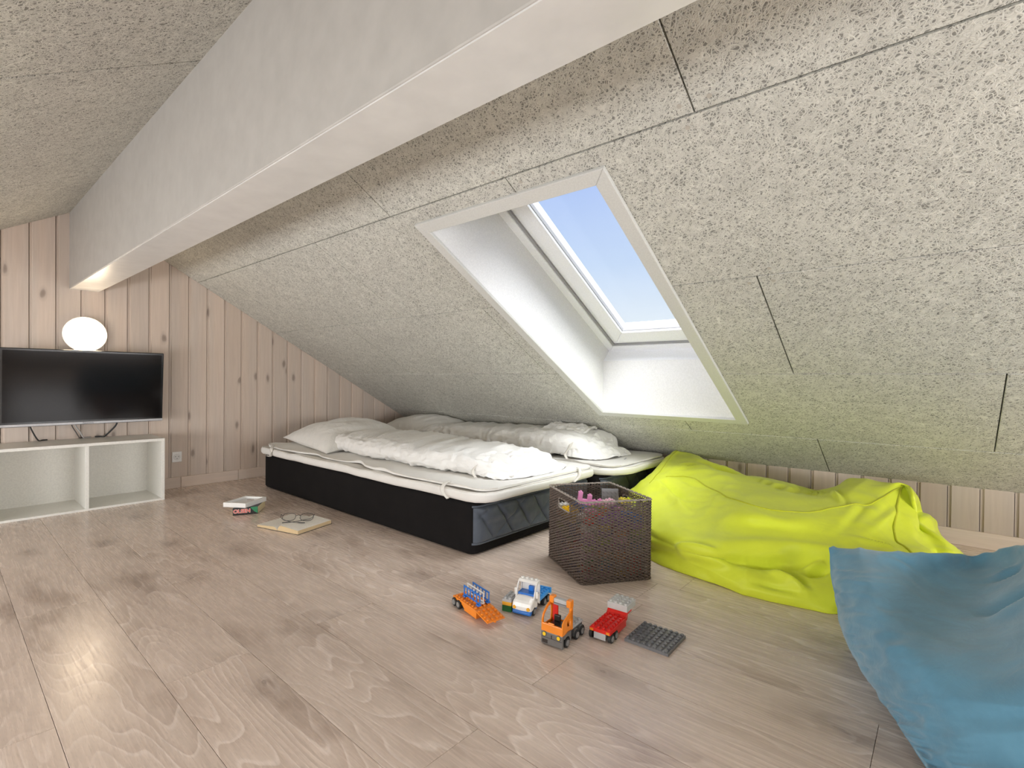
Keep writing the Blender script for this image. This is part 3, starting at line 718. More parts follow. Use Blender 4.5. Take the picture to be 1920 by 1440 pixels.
def roll(stations, label, seed, amp, fold_rings=True):
    """stations: list of (x, ymin, ymax, zbase, ztop, skew)"""
    nv, nu = 96, 220; sec = []
    for (x, ya, yb_, z0, z1, sk) in stations:
        r = []
        for k_ in range(16):
            a = 2*math.pi*k_/16; cy, cz = (ya+yb_)/2, (z0+z1)/2; ry, rz = (yb_-ya)/2, (z1-z0)/2
            ca, sa = math.cos(a), math.sin(a); p_ = .72
            yy = cy+ry*math.copysign(abs(ca)**p_, ca); zz = cz+rz*math.copysign(abs(sa)**p_, sa)
            r.append((x+sk*(yy-cy), yy, zz))
        sec.append(r)
    G = cr_interp(cr_interp(np.array(sec), nu, 0), nv, 1, closed=True)
    G = np.concatenate([G, G[:, :1]], 1); nn_ = gnormals(G); nn_[:, -1] = nn_[:, 0]
    cen = G.mean(1, keepdims=True); s_ = np.sign((nn_*(G-cen)).sum(-1, keepdims=True)); nn_ = nn_*s_
    th = np.linspace(0, 2*np.pi, nv+1)[None, :]+np.zeros((nu, 1)); xx = G[..., 0]
    sl = np.stack([xx*8+np.cos(th)*1.1+seed, np.sin(th)*1.6+seed, np.cos(th)*.7], -1)
    d = .55*ridge(sl)+.35*ridge(sl*2.3+5)+.22*vnoise(sl*5.1+9)
    dz = .9*np.sin(xx*95+np.cos(th)*5+6*vnoise(sl*.8))*np.clip(vnoise(sl*1.4+3)*2, 0, 1)*.25
    d = (d+dz)*amp; 
    fade = np.clip(np.minimum(np.arange(nu), nu-1-np.arange(nu))/6., 0, 1)[:, None]
    G = G+nn_*(d*fade)[..., None]
    zc = ZE+TA*(G[..., 1]-YE)-.006; G[..., 2] = np.clip(G[..., 2], .2795, zc)
    mb = MB(); mb.grid(G[:, :-1], cv=True)
    for e_, fl_ in ((0, True), (-1, False)):
        R = G[e_, :-1]; c = R.mean(0); rr = [R*(1-t)+c*t+np.array([(0.012 if e_ == -1 else -.012)*-1*math.sin(t*9+seed)*t, 0, 0]) for t in np.linspace(0, 1, 9)]
        mb.grid(np.array(rr), cv=True, flip=fl_)
    return mb
def tag_roll(mb, label): o = mb.build('rolled_duvet', M_DUV); return tag(o, label, 'duvet')
d1 = tag_roll(roll([(3.00, -2.0, -1.74, .29, .33, .3), (2.93, -2.12, -1.67, .279, .375, .25), (2.7, -2.2, -1.63, .277, .392, .15), (2.4, -2.19, -1.60, .277, .392, .05), (2.1, -2.16, -1.605, .277, .385, 0), (1.85, -2.16, -1.63, .277, .382, 0),
      (1.68, -2.17, -1.655, .277, .372, 0), (1.585, -2.16, -1.70, .277, .350, -.05), (1.53, -2.10, -1.76, .279, .315, -.1)], '', 1.7, .016), 'white rolled-up duvet along the nearer mattress beside the books')
d2 = tag_roll(roll([(3.06, -2.72, -2.48, .30, .34, .2), (2.98, -2.85, -2.43, .279, .38, .1), (2.7, -2.92, -2.41, .277, .398, 0), (2.4, -2.94, -2.40, .277, .405, 0), (2.1, -2.95, -2.39, .277, .415, 0), (1.9, -2.96, -2.39, .277, .430, 0),
      (1.73, -2.95, -2.41, .277, .432, 0), (1.64, -2.92, -2.46, .277, .40, 0), (1.58, -2.86, -2.52, .279, .33, -.1)], '', 6.2, .016), 'white rolled-up duvet on the far mattress touching the slope')
# loose folds of cover spilling from the roll ends, and the tie ribbons
def flap(parent, pts_grid, seed, amp=.011, mat=None):
    G = cr_interp(cr_interp(np.array(pts_grid, float), 90, 0), 70, 1); n_ = gnormals(G)
    q = np.stack([G[..., 0]*17+seed, G[..., 1]*14, G[..., 2]*14], -1)
    G = G+n_*(amp*(ridge(q)+.5*ridge(q*2.2)))[..., None]
    G[..., 2] = np.maximum(G[..., 2], .2795)
    G2 = G-n_*.003*np.sign(n_[..., 2:3].mean()); mb = MB(); mb.grid(G); mb.grid(G2, flip=True)
    mb.build('fold', mat or M_DUV, parent)
flap(d1, [[(1.70, -1.66, .30), (1.60, -1.66, .29), (1.52, -1.70, .282)], [(1.68, -1.70, .375), (1.58, -1.72, .345), (1.49, -1.78, .285)], [(1.68, -1.90, .385), (1.57, -1.90, .355), (1.47, -1.92, .286)],
          [(1.68, -2.08, .38), (1.57, -2.07, .35), (1.475, -2.08, .285)], [(1.70, -2.19, .32), (1.60, -2.19, .30), (1.51, -2.18, .282)]], 2.)
flap(d2, [[(1.72, -2.42, .30), (1.62, -2.44, .29), (1.52, -2.50, .282)], [(1.72, -2.47, .40), (1.60, -2.50, .36), (1.49, -2.58, .286)], [(1.72, -2.66, .435), (1.60, -2.68, .38), (1.47, -2.74, .287)],
          [(1.72, -2.80, .41), (1.60, -2.80, .36), (1.48, -2.84, .286)], [(1.72, -2.9, .35), (1.62, -2.9, .32), (1.54, -2.92, .284)]], 7.)
flap(d2, [[(1.95, -2.44, .41), (1.80, -2.44, .405), (1.70, -2.45, .39)], [(1.95, -2.60, .452), (1.78, -2.60, .452), (1.64, -2.62, .435)], [(1.97, -2.72, .462), (1.80, -2.72, .462), (1.66, -2.73, .445)], [(2.0, -2.80, .42), (1.82, -2.80, .42), (1.70, -2.8, .41)]], 9., .009)
def ribbon(parent, pts, w_=.008):
    P_ = cr_interp(np.array(pts, float), 20, 0); MB().tube(P_, w_, 6, flat=.15).build('tie_ribbon', M_TIE, parent)
ribbon(d1, [(1.66, -1.72, .372), (1.655, -1.67, .345), (1.66, -1.642, .31), (1.63, -1.632, .285)])
ribbon(d2, [(1.665, -2.47, .385), (1.66, -2.43, .35), (1.67, -2.40, .31), (1.65, -2.39, .283)], .010)
# ------------------------------------------------------------------ bean bags
GREEN =[[(1.200,-2.360,0.000),(1.230,-2.300,0.000),(1.265,-2.330,0.040),(1.300,-2.420,0.075),(1.325,-2.550,0.100),(1.340,-2.700,0.120),(1.345,-2.850,0.140),(1.345,-2.980,0.080),(1.330,-3.000,0.000)],
[(1.150,-2.210,0.000),(1.150,-2.150,0.000),(1.190,-2.180,0.050),(1.296,-2.486,0.110),(1.260,-2.501,0.165),(1.226,-2.609,0.230),(1.279,-2.947,0.295),(1.300,-3.040,0.200),(1.290,-3.050,0.000)],
[(1.020,-2.090,0.000),(1.020,-2.030,0.000),(1.040,-2.000,0.050),(0.985,-2.025,0.110),(1.046,-2.175,0.165),(1.121,-2.481,0.230),(1.232,-3.009,0.300),(1.190,-3.050,0.200),(1.200,-3.050,0.000)],
[(0.913,-1.998,0.000),(0.913,-1.938,0.000),(0.895,-1.948,0.050),(0.835,-1.914,0.110),(0.893,-2.099,0.170),(1.022,-2.548,0.245),(1.118,-2.968,0.300),(1.080,-3.050,0.180),(1.100,-3.050,0.000)],
[(0.771,-1.942,0.000),(0.771,-1.882,0.000),(0.750,-1.880,0.055),(0.707,-1.846,0.110),(0.766,-2.055,0.175),(0.827,-2.345,0.245),(0.949,-2.782,0.280),(0.970,-3.030,0.150),(0.970,-3.040,0.000)],
[(0.650,-1.916,0.000),(0.650,-1.856,0.000),(0.632,-1.856,0.055),(0.612,-1.852,0.115),(0.654,-2.003,0.180),(0.700,-2.206,0.245),(0.803,-2.689,0.260),(0.840,-3.000,0.120),(0.840,-3.030,0.000)],
[(0.534,-1.898,0.000),(0.534,-1.838,0.000),(0.527,-1.840,0.055),(0.537,-1.916,0.120),(0.567,-2.036,0.180),(0.590,-2.152,0.240),(0.713,-2.801,0.240),(0.710,-3.000,0.120),(0.710,-3.030,0.000)],
[(0.450,-1.900,0.000),(0.450,-1.840,-0.000),(0.446,-1.852,0.055),(0.460,-1.957,0.120),(0.486,-2.064,0.180),(0.506,-2.166,0.235),(0.594,-2.816,0.230),(0.580,-2.980,0.120),(0.580,-3.020,0.000)],
[(0.358,-1.914,0.000),(0.358,-1.854,0.000),(0.355,-1.876,0.055),(0.384,-2.020,0.120),(0.405,-2.095,0.180),(0.423,-2.212,0.235),(0.474,-2.791,0.220),(0.470,-2.950,0.120),(0.480,-3.000,0.000)],
[(0.272,-1.937,0.000),(0.272,-1.877,0.000),(0.278,-1.907,0.050),(0.304,-2.028,0.120),(0.328,-2.123,0.180),(0.356,-2.295,0.235),(0.397,-2.802,0.250),(0.400,-2.950,0.140),(0.400,-3.000,0.000)],
[(0.170,-2.020,0.000),(0.170,-1.960,0.000),(0.180,-1.980,0.050),(0.200,-2.020,0.120),(0.251,-2.152,0.180),(0.281,-2.391,0.245),(0.332,-2.761,0.300),(0.330,-2.950,0.200),(0.330,-3.000,0.000)],
[(0.090,-2.110,0.000),(0.090,-2.050,0.000),(0.100,-2.070,0.050),(0.120,-2.120,0.120),(0.198,-2.243,0.180),(0.212,-2.486,0.265),(0.226,-2.745,0.300),(0.220,-2.920,0.200),(0.230,-3.000,0.000)],
[(0.030,-2.220,0.000),(0.030,-2.160,0.000),(0.040,-2.180,0.050),(0.070,-2.210,0.110),(0.144,-2.380,0.170),(0.145,-2.708,0.285),(0.131,-2.698,0.300),(0.130,-2.880,0.200),(0.130,-3.000,0.000)],
[(0.010,-2.360,0.000),(0.010,-2.300,0.000),(0.015,-2.320,0.050),(0.035,-2.350,0.100),(0.090,-2.430,0.150),(0.095,-2.598,0.200),(0.106,-2.629,0.275),(0.100,-2.800,0.220),(0.100,-3.000,0.000)],
[(0.000,-2.480,0.000),(0.000,-2.420,0.000),(0.010,-2.440,0.040),(0.030,-2.480,0.080),(0.060,-2.560,0.125),(0.103,-2.678,0.145),(0.109,-2.781,0.175),(0.080,-2.900,0.150),(0.080,-3.000,0.000)],
[(-0.030,-2.510,0.000),(-0.030,-2.450,0.000),(-0.025,-2.460,0.040),(-0.015,-2.500,0.080),(0.000,-2.560,0.120),(0.083,-2.649,0.155),(0.064,-2.758,0.165),(0.040,-2.920,0.120),(0.050,-3.000,0.000)],
[(-0.045,-2.660,0.000),(-0.045,-2.600,0.000),(-0.042,-2.610,0.030),(-0.040,-2.630,0.050),(-0.030,-2.670,0.080),(0.042,-2.732,0.090),(0.032,-2.862,0.085),(0.020,-2.950,0.060),(0.020,-2.980,0.000)],
[(-0.030,-2.780,0.000),(-0.045,-2.740,0.000),(-0.046,-2.750,0.010),(-0.045,-2.770,0.020),(-0.040,-2.800,0.030),(-0.030,-2.840,0.035),(-0.015,-2.880,0.030),(0.000,-2.920,0.015),(0.000,-2.940,0.000)],
]
BLUE =[[(0.200,-1.780,0.000),(0.150,-1.830,0.000),(0.030,-1.950,0.000),(-0.060,-2.020,0.000),(-0.140,-2.100,0.000),(-0.200,-2.170,0.000),(-0.330,-2.200,0.000),(-0.500,-2.100,0.000)],
[(0.235,-1.760,0.100),(0.160,-1.820,0.120),(0.035,-1.940,0.120),(-0.060,-2.010,0.120),(-0.140,-2.090,0.130),(-0.200,-2.160,0.150),(-0.340,-2.200,0.150),(-0.520,-2.100,0.120)],
[(0.259,-1.737,0.250),(0.166,-1.748,0.265),(0.028,-1.856,0.250),(-0.065,-1.980,0.240),(-0.125,-1.990,0.270),(-0.163,-1.968,0.300),(-0.255,-2.018,0.320),(-0.407,-2.144,0.280)],
[(0.251,-1.675,0.215),(0.138,-1.576,0.250),(0.026,-1.785,0.215),(-0.063,-1.907,0.215),(-0.127,-1.846,0.260),(-0.170,-1.750,0.310),(-0.261,-1.791,0.330),(-0.401,-1.939,0.280)],
[(0.231,-1.619,0.155),(0.120,-1.440,0.225),(0.021,-1.533,0.205),(-0.063,-1.598,0.215),(-0.120,-1.551,0.260),(-0.158,-1.467,0.310),(-0.236,-1.475,0.330),(-0.361,-1.643,0.280)],
[(0.198,-1.548,0.090),(0.095,-1.325,0.185),(0.009,-1.324,0.205),(-0.066,-1.354,0.225),(-0.117,-1.324,0.265),(-0.160,-1.296,0.300),(-0.227,-1.303,0.320),(-0.339,-1.462,0.270)],
[(0.144,-1.466,0.040),(0.056,-1.260,0.140),(-0.022,-1.209,0.185),(-0.082,-1.197,0.220),(-0.129,-1.182,0.255),(-0.175,-1.186,0.280),(-0.234,-1.193,0.300),(-0.337,-1.342,0.250)],
[(0.095,-1.374,0.025),(0.026,-1.239,0.100),(-0.042,-1.173,0.155),(-0.098,-1.153,0.195),(-0.149,-1.147,0.225),(-0.196,-1.147,0.250),(-0.256,-1.181,0.260),(-0.370,-1.353,0.200)],
[(0.056,-1.290,0.020),(-0.001,-1.198,0.075),(-0.061,-1.145,0.125),(-0.119,-1.125,0.165),(-0.173,-1.126,0.195),(-0.220,-1.141,0.210),(-0.286,-1.186,0.210),(-0.391,-1.326,0.160)],
[(0.024,-1.204,0.025),(-0.029,-1.143,0.060),(-0.084,-1.105,0.100),(-0.145,-1.104,0.130),(-0.203,-1.124,0.150),(-0.254,-1.140,0.160),(-0.319,-1.190,0.150),(-0.411,-1.302,0.100)],
[(-0.016,-1.138,0.020),(-0.060,-1.092,0.040),(-0.116,-1.076,0.060),(-0.182,-1.110,0.070),(-0.246,-1.141,0.080),(-0.307,-1.174,0.080),(-0.367,-1.211,0.070),(-0.434,-1.272,0.040)],
[(-0.043,-1.123,0.000),(-0.084,-1.099,0.000),(-0.147,-1.110,0.000),(-0.221,-1.154,0.000),(-0.291,-1.196,0.000),(-0.356,-1.225,0.000),(-0.411,-1.247,0.000),(-0.450,-1.273,0.000)],
]
M_LIME = mat_cloth('lime_nylon', (.66, .74, .045), .42, 700, .10, .1, .03, wr=.12, wscale=7)
M_LIMEP = mat_cloth('lime_piping', (.50, .53, .02), .5, 700, .1, .1, .03)
M_BLUE = mat_cloth('blue_canvas', (.105, .255, .36), .8, 500, .22, .35, .12, wr=.13, wscale=13)
def bag(ctrl, nu, nv, disp):
    G = cr_interp(cr_interp(np.array(ctrl), nu, 0), nv, 1); n_ = gnormals(G)
    if n_[nu//2, nv//2, 2] < 0: n_ = -n_
    G2 = disp(G, n_); G2[..., 2] = np.maximum(G2[..., 2], .0005); return G, n_, G2
def crease(G, a, b, width, depth, side=1.0):
    """pressed fold along the segment a-b: a valley with a raised lip on one side"""
    a, b = np.array(a), np.array(b); d = b-a; L2 = (d*d).sum(); t = np.clip(((G-a)*d).sum(-1)/L2, 0, 1); q = a+t[..., None]*d
    r = np.linalg.norm(G-q, axis=-1); fade = np.sin(np.pi*np.clip(t*.96+.02, 0, 1))**.7
    up = np.cross(d, [0, 0, 1.]); up /= np.linalg.norm(up)+1e-9; s_ = ((G-q)*up).sum(-1)*side
    return depth*fade*(-np.exp(-(r/width)**2)+.9*np.exp(-((s_-width*1.7)**2+(r*r-s_*s_))/(width*1.1)**2))
def green_disp(G, n_):
    q = G*np.array([4.5, 4.5, 6.]); w1 = .010*vnoise(q+2)+.006*ridge(q*1.9+7)*.6+.0022*vnoise(q*5+3)
    U, V = G.shape[:2]; v = np.linspace(0, 8, V)[None, :]; x = G[..., 0]; y = G[..., 1]; z = G[..., 2]
    # the lower fold: upper face overhangs the base panel
    w1 += .014*np.exp(-((v-3.35)/.28)**2)*np.clip(.3+.9*vnoise(np.stack([x*4+3, x*0, x*0], -1)), -.2, 1)
    w1 -= .016*np.exp(-((v-2.75)/.22)**2)*np.clip(.55+.7*vnoise(np.stack([x*5+8, x*0, x*0], -1)), 0, 1)
    # radiating tension folds on the front face
    for a, b, w_, d, sd in (((1.10, -2.45, .22), (.80, -2.12, .17), .030, .012, 1), ((1.02, -2.50, .235), (.72, -2.25, .20), .022, .009, -1), ((.95, -2.22, .17), (.74, -2.20, .2), .02, .008, 1),
                            ((.62, -2.70, .24), (.36, -2.55, .24), .020, .012, 1), ((.72, -2.62, .24), (.48, -2.50, .235), .016, .010, -1), ((.36, -2.60, .26), (.30, -2.40, .24), .016, .010, 1),
                            ((.24, -2.45, .24), (.30, -2.15, .17), .022, .016, 1), ((.17, -2.55, .24), (.26, -2.2, .17), .02, .010, -1), ((.28, -2.18, .17), (.15, -2.22, .15), .018, .014, 1),
                            ((.80, -1.90, .10), (.62, -1.88, .12), .022, .014, 1), ((.60, -1.87, .08), (.42, -1.95, .11), .024, .018, -1), ((.45, -1.93, .10), (.34, -1.90, .06), .022, .020, 1), ((.36, -1.95, .08), (.30, -2.00, .12), .020, .018, -1),
                            ((.52, -1.84, .04), (.36, -1.86, .05), .02, .012, 1), ((1.15, -2.7, .25), (1.02, -2.75, .27), .02, .014, 1), ((1.05, -2.8, .28), (.80, -2.66, .25), .03, .014, -1),
                            ((.26, -2.7, .28), (.22, -2.5, .25), .014, .010, 1), ((.33, -2.72, .28), (.26, -2.55, .25), .014, .012, -1)):
        w1 += crease(G, a, b, w_*.70, d*1.5, sd)
    fade = np.clip(v/1.5, 0, 1)*np.clip((8-v)/1., 0, 1)
    return G+n_*(w1*fade*1.35)[..., None]
gb = empty('bean_bag', (.55, -2.45, 0), label='large lime green bean bag slumped against the low eaves wall'); tag(gb, cat='bean bag')
G, n_, G2 = bag(GREEN, 300, 170, green_disp)
G2[..., 2] = np.minimum(G2[..., 2], ZE+TA*(G2[..., 1]-YE)-.004)
mb = MB(); mb.grid(G2); mb.build('cover', M_LIME, gb, world=True)
V8 = lambda v: int(round(v/8*169)); U16 = lambda u: int(round(u/(len(GREEN)-1)*299))
nn2 = gnormals(G2); nn2 = nn2*np.sign(nn2[150, 85, 2])
seam = [tuple(G2[i, V8(5.0)]+nn2[i, V8(5.0)]*.001) for i in range(U16(2.2), U16(12.0), 3)]
MB().tube(seam, .0032, 6).build('piping', M_LIMEP, gb, world=True)
rs = [tuple(G2[U16(11.9), j]+nn2[U16(11.9), j]*.001) for j in range(V8(2.6), V8(5.4), 2)]
MB().tube(rs, .0042, 6).build('piping', M_LIMEP, gb, world=True)
ls = [tuple(G2[U16(1.6), j]+nn2[U16(1.6), j]*.0005) for j in range(V8(4.6), V8(6.1), 2)]
MB().tube(ls, .0025, 6).build('piping', M_LIMEP, gb, world=True)

def blue_disp(G, n_):
    V, U = G.shape[:2]; u = np.linspace(0, 7, U)[None, :]+np.zeros((V, 1)); v = np.linspace(0, 11, V)[:, None]+np.zeros((1, U))
    q = G*np.array([7., 7., 9.]); w1 = .006*vnoise(q)+.0015*vnoise(q*4)
    near = np.exp(-(u/1.1)**2)*np.clip(u/.35, .12, 1)      # gathers along the seam edge
    w1 += near*np.clip((v-2.2)/1.5, 0, 1)*1.7*(.0055*ridge(np.stack([v*2.3+.7*u, u*1.6, v*0], -1))+.0035*ridge(np.stack([v*5.1+u, u*2.5+5, v*0], -1))+.0015*vnoise(np.stack([v*11, u*5, v*0], -1)))
    w1 += np.clip((v-4)/3, 0, 1)*.0035*ridge(np.stack([v*1.4-u*.25, u*.9+4, v*0], -1))
    w1 += np.exp(-((v-2.2)/.5)**2)*.004*ridge(np.stack([u*3.1, v*1.5, v*0], -1))
    w1 += crease(G, (-.02, -1.80, .22), (-.17, -1.80, .27), .016, .012, -1)+crease(G, (-.05, -1.55, .21), (-.20, -1.62, .30), .035, .018, 1)+crease(G, (.12, -1.72, .26), (-.02, -1.78, .24), .012, .007, 1)
    f = np.clip(v/1.5, 0, 1)*np.clip((11-v)/.8, 0, 1); return G+n_*(w1*f)[..., None]
bl = empty('floor_cushion', (-.08, -1.5, 0), label='big soft blue cushion bag in front of the lime green bean bag'); tag(bl, cat='floor cushion')
G, n_, G2 = bag(BLUE, 240, 170, blue_disp)
left = G2[:, 0].copy(); under = left.copy(); rings = [G2[:, 0]]
for k_ in range(1, 9):      # rounded seam edge tucking under to the floor
    t_ = k_/8; p_ = left.copy(); p_[:, 0] -= .012*math.sin(t_*math.pi/2)+.10*t_**2*np.clip(left[:, 2]/.25, 0, 1)+.02*t_**2; p_[:, 2] = left[:, 2]*(1-t_**1.1)-.004*t_; p_[:, 1] -= .03*t_*np.clip(left[:, 2]/.25, 0, 1)
    p_[:, 2] = np.maximum(p_[:, 2], .0004); rings.append(p_)
mb = MB(); mb.grid(G2); mb.grid(np.array(rings), flip=False)
right = G2[:, -1]; r2 = right.copy(); r2[:, 0] -= .05; r2[:, 2] *= .5; r3 = right.copy(); r3[:, 0] -= .04; r3[:, 2] = .0004
mb.grid(cr_interp(np.array([right, r2, r3]), 12, 0)); mb.build('cover', M_BLUE, bl, world=True, recalc=False)

# ------------------------------------------------------------------ wicker basket
M_RAT = plain('dark_rattan', (.092, .066, .050), .42, .4, grain=.4, gscale=260); M_RATL = plain('rattan_rim', (.30, .26, .225), .55, .3, grain=.4, gscale=220)
bk = empty('wicker_basket', (.985, -1.525, 0), label='dark woven wicker basket full of toy bricks standing before the beds'); tag(bk, cat='basket')
CO = [np.array(p) for p in ((.824, -1.750), (.985, -1.525), (1.257, -1.691), (1.096, -1.916))]   # right, front, left, back corners
HB = .297
rad = .018
def corner_path(n_=5):
    pts = []
    for i in range(4):
        p, a, b = CO[i], CO[i-1], CO[(i+1) % 4]; d0 = (a-p)/np.linalg.norm(a-p); d1 = (b-p)/np.linalg.norm(b-p)
        for k_ in range(n_+1):
            t_ = k_/n_; pts.append((p+d0*rad*(1-t_)**2+d1*rad*t_**2, i))
    return pts
cp = [p for p, _ in corner_path()]; seg_ = []; tot = 0
for i in range(len(cp)): d = np.linalg.norm(cp[(i+1) % len(cp)]-cp[i]); seg_.append((tot, d)); tot += d
def along(s_):
    s_ %= tot
    for i, (a, d) in enumerate(seg_):
        if s_ <= a+d: break
    f = (s_-a)/d; p, q = cp[i], cp[(i+1) % len(cp)]; t_ = (q-p)/d; return p+(q-p)*f, np.array([t_[1], -t_[0]])
cen_ = sum(CO)/4
nst = 92; pitch = tot/nst; per = 5; NS = nst*per
path = []; nor = []
for i in range(NS):
    p, n0 = along(i*tot/NS); n0 = n0*(1 if ((p-cen_)*n0).sum() > 0 else -1); path.append(p); nor.append(n0)
path = np.array(path); nor = np.array(nor)
# handle holes on the two narrow sides (front-left and back-right faces)
def mid_dist(p, a, b): m_ = (a+b)/2; d = (b-a)/np.linalg.norm(b-a); o_ = (p-m_); return abs((o_*d).sum()), abs(o_[0]*d[1]-o_[1]*d[0])
def in_hole(p, z):
    if not (.232 < z < .268): return False
    for a, b in ((CO[1], CO[2]), (CO[3], CO[0])):
        al, pe = mid_dist(p, a, b)
        if al < .052 and pe < .02: return True
    return False
nr = 55
mb = MB()
for r_ in range(nr):
    z = .006+r_*(HB-.012)/nr; ph = r_ % 2; hw, tk = .00245-.0008*(r_/nr)**1.5, .0010; jit = random.uniform(-.0006, .0006)
    prev = None
    for i in range(NS+1):
        k_ = i % NS; a = math.sin(math.pi*(i/per+ph)); c = path[k_]+nor[k_]*(a*.0029); zz = z+jit+.0006*math.sin(i*.37+r_*1.7)
        t_ = path[(k_+1) % NS]-path[k_-1]
        if in_hole(path[k_], z+.002): prev = None; continue
        ring = [(c[0]+nor[k_][0]*tk, c[1]+nor[k_][1]*tk, zz+hw), (c[0]+nor[k_][0]*tk*1.3, c[1]+nor[k_][1]*tk*1.3, zz), (c[0]+nor[k_][0]*tk, c[1]+nor[k_][1]*tk, zz-hw), (c[0]-nor[k_][0]*tk, c[1]-nor[k_][1]*tk, zz-hw), (c[0]-nor[k_][0]*tk, c[1]-nor[k_][1]*tk, zz+hw)]
        b0 = len(mb.v); mb.v += ring
        if prev is not None:
            for q in range(5): w_ = (q+1) % 5; mb.f.append((prev+q, b0+q, b0+w_, prev+w_)); mb.sm.append(False)
        prev = b0
mb.build('woven_strands', M_RAT, bk, world=True, kind='stuff', recalc=False)
mb = MB()
for i in range(nst):
    p, n0 = along((i+.0)*pitch)
    zs = [(0.0, HB-.004)] if not in_hole(p, .25) else [(0.0, .232), (.268, HB-.004)]
    for a, b in zs: mb.cyl((p[0], p[1], a), (p[0], p[1], b), .0017, n=5, caps=False)
mb.build('upright_strands', M_RAT, bk, world=True, kind='stuff', recalc=False)
mb = MB()
for ph in (0, math.pi/2, math.pi):
    mb.tube([(path[i][0]+nor[i][0]*.0035*math.cos(i*.55+ph), path[i][1]+nor[i][1]*.0035*math.cos(i*.55+ph), HB-.001+.0022*math.sin(i*.55+ph)) for i in range(0, NS)], .0020, 5, closed=True)
mb.build('braided_rim', M_RATL, bk, world=True)
mb = MB()
for ph in (0, math.pi): mb.tube([(path[i][0]+nor[i][0]*.003*math.cos(i*.6+ph), path[i][1]+nor[i][1]*.003*math.cos(i*.6+ph), .005+.002*math.sin(i*.6+ph)) for i in range(0, NS)], .0025, 5, closed=True)
mb.build('base_braid', M_RAT, bk, world=True)
mb = MB(); v = [(p[0], p[1], z) for z in (.004, .009) for p in path[::5]]; n5 = len(path[::5])
mb.add(v, [tuple(range(n5-1, -1, -1)), tuple(range(n5, 2*n5))]+[(i, (i+1) % n5, n5+(i+1) % n5, n5+i) for i in range(n5)]); mb.build('base', M_RAT, bk, world=True)
for a, b in ((CO[1], CO[2]), (CO[3], CO[0])):
    m_ = (a+b)/2; d = (b-a)/np.linalg.norm(b-a); q = [(m_[0]+d[0]*x_, m_[1]+d[1]*x_, z_) for x_, z_ in ((-.050, .234), (-.052, .25), (-.050, .267), (0, .2695), (.050, .267), (.052, .25), (.050, .234), (0, .2315))]
    MB().tube(cr_interp(np.array(q), 40, 0, closed=True), .0026, 6, closed=True).build('handle_binding', M_RATL, bk, world=True)

# ------------------------------------------------------------------ toy bricks and vehicles (16 mm stud pitch)
def abs_mat(name, c): return plain(name, c, .22, .5, gscale=30)
K = dict(orange=abs_mat('orange_plastic', (.80, .235, .02)), red=abs_mat('red_plastic', (.66, .018, .012)), blue=abs_mat('blue_plastic', (.02, .16, .55)), sky=abs_mat('bright_blue_plastic', (.05, .33, .78)),
         white=abs_mat('white_plastic', (.78, .76, .72)), hub=abs_mat('hub_grey_plastic', (.27, .26, .25)), dgrey=abs_mat('dark_grey_plastic', (.10, .098, .095)), lgrey=abs_mat('light_grey_plastic', (.44, .44, .44)), mgrey=abs_mat('mid_grey_plastic', (.24, .24, .245)),
         black=plain('tyre_rubber', (.015, .015, .015), .6), green=abs_mat('green_plastic', (.01, .16, .035)), yellow=abs_mat('yellow_plastic', (.85, .55, .02)), pink=abs_mat('pink_plastic', (.80, .33, .60)),
         amber=abs_mat('amber_plastic', (.80, .40, .03)), lime=abs_mat('lime_plastic', (.45, .62, .02)), purple=abs_mat('purple_plastic', (.25, .08, .40)), seat=abs_mat('dark_seat_plastic', (.035, .028, .026)), teal=abs_mat('teal_plastic', (.02, .35, .35)))
PS = .016
def studs(mb, nx, ny, x0, y0, z, r=.0047, h=.0044, M=None, skip=()):
    for i in range(nx):
        for j in range(ny):
            if (i, j) in skip: continue
            p = Vector((x0+PS*(i+.5), y0+PS*(j+.5), z)); q = p+Vector((0, 0, h))
            if M is not None: p, q = M @ p, M @ q
            mb.cyl(p, q, r, r*.97, 12)
            mb.cyl(q, q+(q-p)*.02, r*.62, r*.6, 12)
    return mb
def brick_obj(name, nx, ny, h, mat, parent, loc=(0, 0, 0), M=None):
    mb = MB(); x0, y0 = -nx*PS/2, -ny*PS/2; T_ = Matrix.Translation(loc) if M is None else M
    e_ = .0006; mb.hexa([tuple(T_ @ Vector(p)) for p in [(x, y, z) for z in (0, h) for y in (y0+e_*0, -y0-e_*0) for x in (x0, -x0)]])
    studs(mb, nx, ny, x0, y0, h, M=T_)
    o = mb.build(name, mat, parent, bevel=.0005, seg=1); return o
def wheel(parent, x, y, r=.0125, w_=.009, side=1, hub='hub'):
    """axle along local x, at side +1/-1"""
    mb = MB(); mb.cyl((x-w_/2, y, r), (x+w_/2, y, r), r, r, 28); mb.cyl((x+side*w_/2, y, r), (x+side*(w_/2+.0012), y, r), r*.93, r*.86, 28)
    t_ = mb.build('wheel', K['black'], parent, bevel=.0008)
    m2 = MB(); x1 = x+side*(w_/2+.0012); m2.cyl((x1-side*.001, y, r), (x1+side*.0006, y, r), r*.66, r*.62, 24)
    for k_ in range(6): a = k_*math.pi/3; m2.box(x1, x1+side*.0014 if side > 0 else x1-.0014, -.0010, .0010, r*.12, r*.58, Matrix.Translation((0, y, r)) @ Matrix.Rotation(a, 4, 'X')) if side > 0 else m2.box(x1-.0014, x1, -.0010, .0010, r*.12, r*.58, Matrix.Translation((0, y, r)) @ Matrix.Rotation(a, 4, 'X'))
    m2.build('hub', K[hub], t_); return t_

